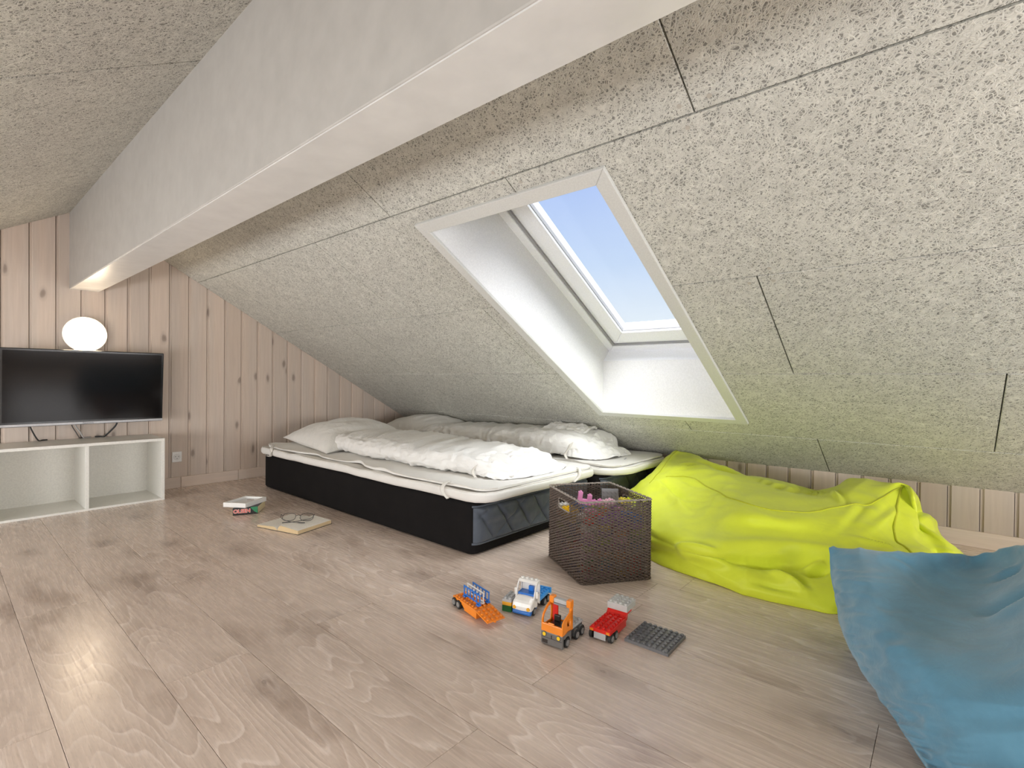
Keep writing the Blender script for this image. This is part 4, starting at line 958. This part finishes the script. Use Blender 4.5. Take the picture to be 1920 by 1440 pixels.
# orange cab truck: local +y is its front
def frame_poly(mb, outer, inner, x0, x1):
    """plate in the y-z plane with one opening, between x0 and x1 (outer and inner with equal point counts)"""
    n = len(outer); v = [(x, p[0], p[1]) for x in (x0, x1) for p in outer]+[(x, p[0], p[1]) for x in (x0, x1) for p in inner]
    f = []
    for i in range(n):
        j = (i+1) % n
        f += [(i, j, 2*n+j, 2*n+i), (n+i, 3*n+i, 3*n+j, n+j), (i, n+i, n+j, j), (2*n+i, 2*n+j, 3*n+j, 3*n+i)]
    mb.add(v, f); return mb
ot = empty('toy_truck', (.8165, -1.1205, 0), math.radians(4.5), label='orange and dark grey toy truck with yellow headlights, open cab facing the room'); tag(ot, cat='toy truck')
W2 = .0325
mb = MB(); mb.prism([(.0, .0025), (.002, .014), (.0, .033), (-.050, .036), (-.054, .028), (-.118, .028), (-.118, .020), (-.062, .014), (-.056, .008)], -.022, .022, 'x'); mb.build('chassis', K['dgrey'], ot, bevel=.0008)
mb = MB(); mb.prism([(.0015, .0025), (.0035, .006), (.0035, .036), (-.004, .0385), (-.004, .003)], -W2, W2, 'x')
for sx_ in (-1, 1):   # wheel arches
    a_, b_ = (W2-.010, W2) if sx_ > 0 else (-W2, -W2+.010)
    arch = [(-.004, .036), (-.004, .026)]+[(-.0205+.0155*math.cos(t_), .0125+.0155*math.sin(t_)) for t_ in [math.radians(q) for q in (50, 75, 100, 130, 160, 180)]]+[(-.042, .012), (-.042, .040), (-.020, .043)]
    mb.prism(arch, a_, b_, 'x')
mb.build('bumper', K['mgrey'] if False else plain('truck_grey_plastic', (.135, .128, .12), .3), ot, bevel=.0012)
mb = MB(); mb.box(-W2+.002, W2-.002, .0030, .0042, .0215, .0222); mb.box(-W2+.004, -.012, .0030, .0044, .007, .016); mb.box(-.0012, .0012, .0030, .0044, .022, .031); mb.build('grille_lines', K['seat'], ot, M=Matrix.Diagonal((-1, 1, 1, 1)))
for sx_ in (-1, 1):
    h_ = MB().cyl((sx_*.0215, .0030, .030), (sx_*.0215, .0052, .030), .0068, .0064, 24).build('headlight', K['dgrey'], ot); MB().cyl((sx_*.0215, .0045, .030), (sx_*.0215, .0062, .030), .0052, .0046, 24).build('lens', K['yellow'], h_)
# cab shell: front wall low, two side walls with oval windows, sloping pillars, rear wall
mb = MB(); mb.prism([(.0035, .036), (.0025, .056), (-.001, .0575), (-.001, .036)], -W2, W2, 'x')
mb.prism([(.0028, .055), (.0028, .0605), (-.001, .061), (-.001, .055)], -.012, .006, 'x')
for sx_ in (-1, 1):
    x0_, x1_ = (W2-.0035, W2) if sx_ > 0 else (-W2, -W2+.0035)
    o8 = [(.003, .036), (.0025, .066), (-.0015, .076), (-.014, .0885), (-.030, .0975), (-.047, .0985), (-.050, .070), (-.050, .036)]
    i8 = [(-.0115, .050), (-.0105, .060), (-.0115, .068), (-.0165, .0755), (-.0245, .0795), (-.034, .079), (-.0365, .066), (-.033, .050)]
    if sx_ > 0:
        o8 = [(.003, .036), (.0025, .066), (-.003, .0725), (-.016, .0785), (-.032, .0845), (-.047, .089), (-.050, .070), (-.050, .036)]
        i8 = [(-.0225, .0515), (-.0205, .0590), (-.0215, .0650), (-.0255, .0695), (-.0310, .0710), (-.0360, .0685), (-.0385, .0600), (-.0345, .0500)]
    if sx_ < 0: i8 = [(-.006, .050), (-.005, .066), (-.008, .073), (-.016, .080), (-.028, .088), (-.040, .089), (-.042, .070), (-.040, .050)]
    frame_poly(mb, o8, i8, x0_, x1_)
mb.box(-W2, -.012, -.050, -.046, .036, .099); mb.box(.012, W2, -.050, -.046, .036, .060); mb.box(-.012, .012, -.050, -.046, .036, .052)
mb.box(W2-.007, W2, -.050, -.040, .060, .099)
mb.build('cab_shell', K['orange'], ot, M=Matrix.Diagonal((-1, 1, 1, 1)), bevel=.0012)
for a_ in ((-W2-.0005, -W2+.013), (W2-.013, W2+.0005)): MB().box(*a_, -.052, -.035, .094, .113).build('roof_bracket', K['orange'], ot, bevel=.002)
MB().box(-W2+.012, W2-.013, -.050, -.036, .098, .109).build('roof_bar', K['lgrey'], ot, bevel=.002)
MB().box(-W2+.012, W2-.013, -.051, -.036, .0925, .0972).build('roof_bar', K['mgrey'], ot, bevel=.001)
MB().box(-.026, -.010, -.0455, -.042, .046, .094).build('back_panel', K['red'], ot, M=Matrix.Diagonal((-1, 1, 1, 1)), bevel=.001)
mb = MB(); mb.box(-.020, .018, -.045, -.012, .034, .050); mb.box(-.018, .0, -.045, -.036, .050, .066); mb.box(-.010, .010, -.010, -.004, .036, .052); mb.build('seat', K['seat'], ot, M=Matrix.Diagonal((-1, 1, 1, 1)), bevel=.002)
mb = MB(); mb.box(-.024, .024, -.118, -.052, .028, .034); studs(mb, 3, 4, -.024, -.1175, .034); mb.build('load_plate', K['lgrey'], ot, bevel=.0005, seg=1)
for yy in (-.0205, -.0720, -.1000):
    for sx_ in (-1, 1): wheel(ot, sx_*.0285, yy, side=sx_)
for sx_ in (-1, 1):
    mb = MB(); xx = sorted((sx_*.022, sx_*.031))
    for yc in (-.072, -.100): mb.prism([(yc+.0148*math.cos(t_), .0125+.0148*math.sin(t_)) for t_ in [math.pi*q/10 for q in range(11)]]+[(yc+.0131*math.cos(t_), .0125+.0131*math.sin(t_)) for t_ in [math.pi*q/10 for q in range(10, -1, -1)]], xx[0], xx[1], 'x')
    mb.build('mudguard', K['dgrey'], ot)
MB().box(-.027, .027, -.050, -.040, .006, .020).build('fuel_tank', K['lgrey'], ot, bevel=.001)

ot.scale = (1.06, 1.08, 1.07)
# white cab truck with blue bed
wt = empty('toy_truck', (.9945, -1.2035, 0), math.radians(14.0), label='white and blue toy truck with rounded open cab and studded blue bed'); tag(wt, cat='toy truck')
mb = MB(); mb.prism([(.004, .006), (.006, .012), (.005, .019), (-.010, .021), (-.045, .021), (-.045, .012), (-.030, .010), (-.026, .016), (-.016, .018), (-.010, .010), (-.006, .005)], -.031, .031, 'x'); mb.build('bumper', K['blue'], wt, bevel=.0025)
mb = MB()
prof = [(.005, .019), (.0055, .030), (.002, .040), (-.004, .0455), (-.020, .0515), (-.027, .053), (-.046, .053), (-.046, .019)]
rows_ = []
for xx, sc, dz in ((-.033, .90, -.004), (-.031, .97, -.001), (-.022, 1.0, .001), (0, 1.03, .0018), (.022, 1.0, .001), (.031, .97, -.001), (.033, .90, -.004)):
    rows_.append([(xx, -.046+(p[0]+.046)*sc, p[1] if p[1] < .02 else p[1]+dz) for p in prof])
mb.grid(rows_, smooth=False, cv=True); n8 = len(prof); b0 = len(mb.v)-7*n8
mb.f += [tuple(b0+i for i in range(n8)), tuple(b0+6*n8+i for i in range(n8-1, -1, -1))]; mb.sm += [False, False]
mb.build('bonnet', K['white'], wt, bevel=.003, seg=3)
mb = MB()
for sx_ in (-1, 1):
    x0_, x1_ = (.0295, .0330) if sx_ > 0 else (-.0330, -.0295)
    o8 = [(-.018, .048), (-.022, .060), (-.029, .078), (-.038, .092), (-.052, .0965), (-.0640, .0965), (-.0650, .070), (-.0650, .020)]
    i8 = [(-.030, .054), (-.032, .062), (-.036, .074), (-.042, .083), (-.050, .086), (-.0575, .086), (-.0590, .070), (-.0585, .055)]
    frame_poly(mb, o8, i8, x0_, x1_)
mb.box(-.0330, .0330, -.0660, -.0620, .020, .0965); mb.prism([(-.037, .0915), (-.045, .0970), (-.064, .0975), (-.064, .0935), (-.046, .0930), (-.040, .0885)], -.033, .033, 'x')
for i in range(4): mb.cyl((-.024+.016*i, -.0555, .0975), (-.024+.016*i, -.0555, .1015), .0047, .0045, 14)
mb.build('cab_shell', K['white'], wt, bevel=.0018)
for sx_ in (-1, 1): MB().box(*(sorted((sx_*.033, sx_*.041))), -.034, -.028, .050, .072).build('wing_mirror', K['white'], wt, bevel=.002)
mb = MB(); mb.box(-.029, .029, -.0615, -.030, .046, .060); mb.box(-.014, .002, -.0615, -.052, .060, .076); mb.box(-.020, .020, -.034, -.029, .046, .056); mb.build('seat', K['blue'], wt, bevel=.0012)
for sx_ in (-1, 1): MB().cyl((sx_*.0235, .0030, .0265), (sx_*.0235, .0072, .0265), .0062, .0052, 24).build('headlight', K['amber'], wt)
mb = MB(); mb.box(-.032, .032, -.146, -.066, .026, .036); studs(mb, 4, 5, -.032, -.1465, .036); mb.box(-.036, .036, -.1540, -.146, .024, .041); mb.build('load_bed', K['sky'], wt, bevel=.0008, seg=1)
MB().box(-.020, .020, -.146, -.046, .012, .026).build('chassis', K['dgrey'], wt)
for yy in (-.0215, -.104, -.133):
    for sx_ in (-1, 1): wheel(wt, sx_*.0285, yy, side=sx_)

# orange low-loader trailer carrying fence pieces, ramp plate at its front
tl = empty('toy_trailer', (1.2030, -1.1470, 0), math.radians(90-13+0), label='orange toy low-loader trailer loaded with blue and white toy fences'); tag(tl, cat='toy trailer')
# local +y points towards the ramp (world -x)
mb = MB(); mb.box(-.032, .032, -.004, .040, .022, .030); mb.box(-.032, .032, .036, .134, .024, .031); mb.prism([(.062, .004), (.134, .004), (.134, .026), (.062, .026)], -.030, .030, 'x')
mb.prism([(.040, .030), (.062, .026), (.062, .010), (.046, .018)], -.030, .030, 'x')
studs(mb, 4, 8, -.032, .002, .0305); mb.build('trailer_body', K['orange'], tl, bevel=.0006, seg=1)
Rm = Matrix.Translation((0, .134, .0305)) @ Matrix.Rotation(math.radians(-10), 4, 'X')
mb = MB(); mb.box(-.032, .032, 0, .066, -.004, .0, Rm); studs(mb, 4, 4, -.032, .001, 0, M=Rm); mb.cyl(Rm @ Vector((0, .060, -.004)), Rm @ Vector((0, .060, -.010)), .004, n=12); mb.build('ramp_plate', K['orange'], tl, bevel=.0005, seg=1)
for yy in (.008, .0345):
    for sx_ in (-1, 1): wheel(tl, sx_*.0310, yy, r=.0135, w_=.009, side=sx_)
MB().box(-.026, .026, .0, .044, .012, .022).build('axle_block', K['dgrey'], tl)
def fence(x_, y0_, mat, label, L=.098, h=.036, lean=0.0):
    o = empty('toy_fence', (0, 0, 0), label=label); tag(o, cat='toy fence', group=None)
    o.matrix_world = tl.matrix_world @ Matrix.Translation((x_, y0_, .0349)) @ Matrix.Rotation(lean, 4, 'Y')
    mb = MB(); mb.box(-.0016, .0016, 0, L, h-.005, h); mb.box(-.0016, .0016, 0, L, .006, .010)
    for i in range(6): yy = .001+i*(L-.005)/5; mb.box(-.0016, .0016, yy, yy+.0035, .004 if 0 < i < 5 else 0, h-.002)
    mb.build('rails', mat, o, bevel=.0006, seg=1)
    for yy in (.002, L-.016): MB().box(-.006, .006, yy, yy+.014, 0, .005).build('foot', mat, o, bevel=.0012)
    return o
fence(-.024, .026, K['blue'], 'blue toy fence on the orange trailer, on the side with the two visible wheels')
fence(-.006, .022, K['white'], 'white toy fence standing in the middle of the orange trailer')
fence(.012, .030, K['blue'], 'blue toy fence on the orange trailer, on the side by the small brick stack')

# stack of three bricks beside the white truck
rz = math.radians(18); base = Vector((1.0545, -1.1865, 0)); st_ = [('green brick at the bottom of the small stack beside the white truck', K['green'], 0, .0192), ('amber brick in the middle of the small stack beside the white truck', K['amber'], .0192, .0112), ('light grey studded plate on top of the small stack beside the white truck', K['lgrey'], .0304, .0082)]
for lb, mt_, z_, h_ in st_:
    e_ = empty('toy_brick', (1.0595, -1.2250, z_), rz, label=lb); tag(e_, cat='toy brick', group='bricks stacked beside the white truck')
    o = brick_obj('block', 2, 4, h_-.0002, mt_, e_)
# red trailer with grey brick
rt_ = empty('toy_trailer', (.7345, -1.2330, 0), math.radians(5.0), label='red studded toy trailer with grey tail and black wheels beside the grey plate'); tag(rt_, cat='toy trailer')
mb = MB(); mb.box(-.032, .032, -.112, .0, .024, .034); studs(mb, 4, 7, -.032, -.1125, .034); mb.prism([(-.110, .024), (-.112, .034), (-.122, .0455), (-.152, .0455), (-.152, .040), (-.126, .039), (-.118, .024)], -.032, .032, 'x')
mb.box(-.031, .031, -.114, -.050, .008, .026); mb.build('trailer_body', K['red'], rt_, bevel=.0008, seg=1)
for a_ in ((-.030, -.020), (.020, .030)): MB().box(*a_, -.001, .0008, .025, .032).build('tail_light', K['orange'], rt_)
MB().box(-.018, .018, -.046, .0005, .006, .024).build('tail_box', K['lgrey'], rt_, bevel=.001)
for yy in (-.012, -.038):
    for sx_ in (-1, 1): wheel(rt_, sx_*.0290, yy, side=sx_)
e_ = empty('toy_brick', (0, 0, 0), label='pale grey square toy brick with studs on the raised end of the red trailer'); tag(e_, cat='toy brick')
e_.matrix_world = rt_.matrix_world @ Matrix.Translation((0, -.1490, .0457)); brick_obj('block', 4, 4, .0192, abs_mat('pale_grey_plastic', (.55, .55, .53)), e_)
# loose base plate
e_ = empty('toy_base_plate', (.6215, -1.3475, 0), math.radians(1.5), label='dark grey square studded base plate lying on the floor'); tag(e_, cat='toy plate')
mb = MB(); mb.hexa([(x, y, z) for z in (0, .0085) for y in (-.064, .064) for x in (-.064, .064)]); studs(mb, 8, 8, -.064, -.064, .0085); mb.build('plate', plain('plate_grey_plastic', (.15, .15, .155), .25), e_, bevel=.0006, seg=1)

# toys in the basket: bricks piled up to just under the rim
cx_, cy_ = float(cen_[0]), float(cen_[1]); ux = (CO[0]-CO[1])/np.linalg.norm(CO[0]-CO[1]); uy = (CO[2]-CO[1])/np.linalg.norm(CO[2]-CO[1])
Wd, Ln = np.linalg.norm(CO[0]-CO[1]), np.linalg.norm(CO[2]-CO[1]); ang = math.atan2(ux[1], ux[0])
names = [('red', 'red'), ('yellow', 'yellow'), ('lime', 'lime'), ('white', 'white'), ('orange', 'orange'), ('blue', 'blue'), ('green', 'green'), ('pink', 'pink'), ('teal', 'teal'), ('lgrey', 'light grey'), ('purple', 'purple')]
cells = []
nxc, nyc = 4, 5; cw, cl_ = (Wd-.024)/nxc, (Ln-.024)/nyc
seed_r = random.Random(12)
layer_h = .0245
protos = {}
cnt = 0
LAY = ('top layer', 'second layer down', 'third layer down', 'fourth layer down', 'middle layer', 'fourth layer up', 'third layer up', 'second layer up', 'bottom layer')
def CELL(i, j):
    a = ('against the handle face', 'one in from the handle face', 'two in from the handle face', 'farthest from the handle face')[i]
    b_ = ('at the front', 'next to the front', 'midway', 'next to the back', 'at the back')[j]
    return a+', '+b_
for L_ in range(9):
    for i in range(nxc):
        for j in range(nyc):
            edge_ = i in (0, nxc-1) or j in (0, nyc-1)
            if L_ < 8 and not edge_: continue
            z_ = .0105+L_*layer_h
            a_ = .012+cw*(i+.5); b_ = .012+cl_*(j+.5)
            p = CO[1]+ux*a_+uy*b_
            key, cn = names[seed_r.randrange(len(names))]
            if L_ >= 7 and i == 0 and j in (2, 3): key, cn = 'yellow', 'yellow'
            elif L_ == 8 and i == 0: key, cn = ('red', 'red') if j == 0 else ('white', 'white')
            sz = (2, 2) if seed_r.random() < .5 else (3, 2)
            rot_ = ang+seed_r.uniform(-.12, .12); kk = (key, sz)
            if kk not in protos:
                r0 = empty('toy_brick', (0, 0, 0)); mb = MB(); hx_, hy_ = sz[0]*PS/2, sz[1]*PS/2
                mb.box(-hx_, hx_, -hy_, hy_, 0, .0192); studs(mb, sz[0], sz[1], -hx_, -hy_, .0192); mb.build('block', K[key], r0); protos[kk] = r0; r = r0
            else: r = dup(protos[kk])
            r.matrix_world = Matrix.Translation((p[0], p[1], z_)) @ Matrix.Rotation(rot_, 4, 'Z')
            tag(r, '%s basket brick, %s, %s' % (cn, LAY[8-L_], CELL(i, j)), 'toy brick', 'toy bricks inside the basket'); cnt += 1
def place_in(name, u_, v_, z_, rx=0, ry=0, rz_=0, **kw):
    p = CO[1]+ux*u_+uy*v_; o = empty(name, (0, 0, 0)); tag(o, kw.get('label'), kw.get('cat')); o.matrix_world = Matrix.Translation((p[0], p[1], z_)) @ Matrix.Rotation(ang+rz_, 4, 'Z') @ Matrix.Rotation(ry, 4, 'Y') @ Matrix.Rotation(rx, 4, 'X'); return o
Z0 = .0105+9*layer_h
# pink battlement wall piece, leaning out of the pile
o = place_in('toy_castle_wall', .118, .188, Z0+.008, 0, math.radians(7), math.radians(-14), label='pink stepped toy castle wall sticking up out of the basket', cat='toy brick')
mb = MB(); mb.box(-.050, .050, -.008, .008, 0, .020); mb.box(-.050, -.032, -.008, .008, .02, .048); mb.box(-.012, .006, -.008, .008, .02, .040); mb.box(.030, .048, -.008, .008, .02, .026)
for x_, z_ in ((-.041, .048), (-.003, .040), (.039, .026), (.018, .020)): mb.cyl((x_, 0, z_), (x_, 0, z_+.0044), .0047, n=12)
mb.build('block', K['pink'], o, bevel=.0008, seg=1)
o = place_in('toy_brick', .178, .150, Z0+.012, 0, math.radians(-6), .3, label='pale pink toy brick beside the pink castle wall in the basket', cat='toy brick')
brick_obj('block', 3, 2, .0192, abs_mat('pale_pink_plastic', (.82, .50, .60)), o)
o = place_in('toy_base_plate', .222, .215, Z0+.001, math.radians(72), 0, math.radians(-16), label='grey studded plate standing on edge inside the basket', cat='toy plate')
mb = MB(); mb.hexa([(x, y, z) for z in (0, .006) for y in (-.004, .060) for x in (-.034, .034)]); studs(mb, 4, 3, -.032, .006, .006); mb.build('plate', K['mgrey'], o, bevel=.0005, seg=1)
o = place_in('toy_brick', .250, .150, Z0+.014, 0, math.radians(10), .2, label='yellow toy brick at the corner of the basket nearest the lime bean bag', cat='toy brick')
brick_obj('block', 2, 3, .0192, abs_mat('lemon_plastic', (.85, .74, .10)), o)
o = place_in('toy_brick', .030, .205, Z0-.030, 0, 0, .2, label='yellow toy brick seen through the handle hole of the basket', cat='toy brick')
brick_obj('block', 2, 3, .0192, K['yellow'], o)

# ------------------------------------------------------------------ books, case, glasses
M_PAGE = plain('book_paper', (.84, .80, .72), .8); M_EDGE = plain('page_edges', (.62, .47, .27), .85, grain=.4, gscale=900); M_EDGEL = plain('page_edges_light', (.78, .68, .42), .85, grain=.4, gscale=900)
ob = empty('open_book', (2.447, -1.184, 0), math.radians(195.5), label='open paperback lying face up on the floor with reading glasses on it'); tag(ob, cat='book')
# local x across the spread, local y up the page
HY = .103
def page_block(x0, x1, h, sgn, mat_top):
    n_ = 22; top = []
    for i in range(n_+1):
        t_ = i/n_; x_ = x0+(x1-x0)*t_; e_ = abs(t_) if sgn > 0 else 1-t_
        e_ = (abs(x_)-.001)/(max(abs(x0), abs(x1))-.001); z_ = .0025+h*min(1, (e_*7)**.55 if e_*7 < 1 else 1)*(1-.45*max(0, e_-.15)); top.append((x_, z_))
    prof = top+[(x1, .0022), (x0, .0022)] if x1 > x0 else top+[(x1, .0022), (x0, .0022)]
    return prof
for (x0, x1, h) in ((.0012, .138, .026), (-.138, -.0012, .015)):
    pr = page_block(x0, x1, h, 1, None); mb = MB(); mb.prism(pr, -HY, HY, 'y'); mb.build('page_block', M_EDGE, ob)
    top = pr[:23]; mb = MB(); mb.grid([[(p[0], yy, p[1]+.0004) for p in top] for yy in (-HY, HY)], smooth=True); mb.build('page', M_PAGE, ob)
    mb = MB(); nl = 0
    for r_ in range(24):
        yy = HY-.014-r_*.0076; xs = sorted((x0, x1)); a_ = xs[0]+.012; b_ = xs[1]-.014 if r_ % 6 != 5 else xs[0]+(xs[1]-xs[0])*.6
        seg_n = 10; pts = []
        for q in range(seg_n+1):
            x_ = a_+(b_-a_)*q/seg_n; z_ = np.interp(x_, [p[0] for p in top] if top[0][0] < top[-1][0] else [p[0] for p in top][::-1], [p[1] for p in top] if top[0][0] < top[-1][0] else [p[1] for p in top][::-1]); pts.append((x_, z_+.0007))
        mb.grid([[(p[0], yy, p[1]) for p in pts], [(p[0], yy-.0012, p[1]) for p in pts]], smooth=False)
    mb.build('printed_lines', plain('book_print', (.60, .56, .50), .8), ob)
MB().box(-.141, .141, -HY-.002, HY+.002, .0, .0022).build('cover', plain('book_cover_dark', (.06, .05, .04), .5), ob)
# reading glasses
M_GF = plain('glasses_frame', (.035, .032, .03), .3, .5); m, t, b = new_mat('lens_glass'); b.inputs['Transmission Weight'].default_value = 1.0; b.inputs['Roughness'].default_value = .02; b.inputs['IOR'].default_value = 1.05; M_LENS = m
gs = empty('reading_glasses', (2.425, -1.185, .0265), math.radians(44), label='thin dark-framed reading glasses resting on the open book'); tag(gs, cat='glasses')
mb = MB(); ls_ = MB()
Rg = Matrix.Scale(1.2, 4) @ Matrix.Rotation(math.radians(128), 4, 'X')
for sx_ in (-1, 1):
    pts = [Rg @ Vector((sx_*.036+.0265*math.copysign(abs(math.cos(a))**.75, math.cos(a)), .0175+.0165*math.copysign(abs(math.sin(a))**.8, math.sin(a)), 0)) for a in [2*math.pi*k_/36 for k_ in range(36)]]
    mb.tube(pts, .0013, 6, closed=True)
    c = Rg @ Vector((sx_*.036, .0175, 0)); b0 = len(ls_.v); ls_.v += [tuple(c)]+[tuple(p) for p in pts]; ls_.f += [(b0, b0+1+i, b0+1+(i+1) % 36) for i in range(36)]; ls_.sm += [True]*36
    mb.tube([Rg @ Vector((sx_*.0625, .024, 0)), Rg @ Vector((sx_*.066, .025, -.002)), Rg @ Vector((sx_*.067, .025, -.008))], .0014, 6)
mb.tube([Rg @ Vector((-.0098, .022, 0)), Rg @ Vector((0, .026, .001)), Rg @ Vector((.0098, .022, 0))], .0013, 6); mb.build('frame', M_GF, gs)
for sx_ in (-1, 1):
    MB().tube([Rg @ Vector((sx_*.010, .014, 0)), Rg @ Vector((sx_*.0085, .010, -.006))], .0011, 6).build('nose_pad', M_GF, gs)
hinge = [Rg @ Vector((sx_*.067, .025, -.008)) for sx_ in (-1, 1)]
for (h0, pts) in ((hinge[0], [(-.072, .004, .016), (-.03, .022, .008), (.020, .034, .004), (.056, .040, .002)]), (hinge[1], [(.072, .006, .014), (.03, .028, .006), (-.020, .040, .003), (-.052, .040, .002)])):
    P_ = cr_interp(np.array([tuple(h0)]+pts, float), 22, 0); MB().tube(P_, [.0013+.0010*(i > 15) for i in range(22)], 6).build('temple', M_GF, gs)
ls_.build('lens', M_LENS, gs)

# closed thick paperback with red spine lettering
cb = empty('paperback_book', (2.858, -1.048, 0), 0, label='closed thick black-spined paperback with red lettering under the white case'); tag(cb, cat='book')
d_s = Vector((-.049, -.100, 0)).normalized(); d_w = Vector((.80, -.60, 0)).normalized()
Ms = Matrix(((d_s.x, d_w.x, 0, 0), (d_s.y, d_w.y, 0, 0), (0, 0, 1, 0), (0, 0, 0, 1)))   # local x along the spine, y into the book
M_COV = plain('book_cover_black', (.02, .018, .018), .35)
MB().box(0, .118, .004, .150, .0, .0015, Ms).build('cover', M_COV, cb); MB().box(0, .118, .004, .150, .0375, .039, Ms).build('cover', M_COV, cb)
mb = MB(); mb.prism([(-.0, .0), (-.0015, .004), (-.0015, .035), (.0, .039), (.004, .039), (.004, 0)], 0, .118, 'x'); mb.build('spine', M_COV, cb, M=Ms)
MB().box(.0015, .1185, .004, .146, .0015, .0375, Ms).build('page_block', M_EDGEL, cb)
mb = MB(); mb.add([tuple(Ms @ Vector(p)) for p in ((.082, -.0021, .0385), (.1178, -.0021, .0385), (.1178, -.0021, .004), (.100, -.0021, .016))], [(0, 1, 2, 3)]); mb.build('spine_triangle', plain('book_green', (.03, .22, .10), .4), cb)
Mt = Ms @ Matrix(((1, 0, 0, .043), (0, 0, 1, -.0024), (0, 1, 0, .0195), (0, 0, 0, 1)))
text_mesh('spine_lettering', 'OLSEN', .0265, plain('book_red_halo', (.85, .62, .55), .4), cb, Mt, .0001, .0018)
text_mesh('spine_lettering', 'OLSEN', .0265, plain('book_red', (.62, .03, .03), .4), cb, Ms @ Matrix(((1, 0, 0, .043), (0, 0, 1, -.0028), (0, 1, 0, .0195), (0, 0, 0, 1))), .0001, .0003)
# white shallow case with a picture inside, lying across the book
M_CASE = plain('white_case', (.80, .79, .76), .45)
wc = empty('white_case', (2.925, -1.024, .0392), 0, label='shallow white open case with a small picture inside, lying on the closed book'); tag(wc, cat='case')
a1 = Vector((-.109, -.071, 0)); a2 = Vector((.078, -.142, 0)); u1, u2 = a1.normalized(), a2.normalized(); w1_, w2_ = a1.length, a2.length
Mc = Matrix(((u1.x, u2.x, 0, 0), (u1.y, u2.y, 0, 0), (0, 0, 1, 0), (0, 0, 0, 1)))
MB().box(0, w1_, 0, w2_, 0, .004, Mc).build('case_base', M_CASE, wc)
for q in ((0, w1_, 0, .012), (0, w1_, w2_-.012, w2_), (0, .012, .012, w2_-.012), (w1_-.012, w1_, .012, w2_-.012)):
    MB().box(q[0], q[1], q[2], q[3], .004, .0235, Mc).build('case_side', M_CASE, wc, bevel=.0008)
m, t, b = new_mat('case_picture'); b.inputs['Roughness'].default_value = .3
n = N(t, 'TexVoronoi', Scale=38.0); t.links.new(coords(t), n.inputs['Vector']); r = ramp(t, n.outputs['Color'], [(0, c4(.62, .64, .68)), (.35, c4(.75, .76, .78)), (.55, c4(.35, .27, .24)), (.75, c4(.80, .80, .80)), (1, c4(.55, .25, .15))], 'CONSTANT'); t.links.new(r.outputs[0], b.inputs['Base Color'])
MB().box(.014, w1_-.014, .014, w2_-.014, .012, .0135, Mc).build('picture_backing', plain('case_paper', (.74, .76, .78), .3), wc)
MB().box(.034, w1_-.034, .045, w2_-.030, .0136, .0142, Mc).build('picture', m, wc)
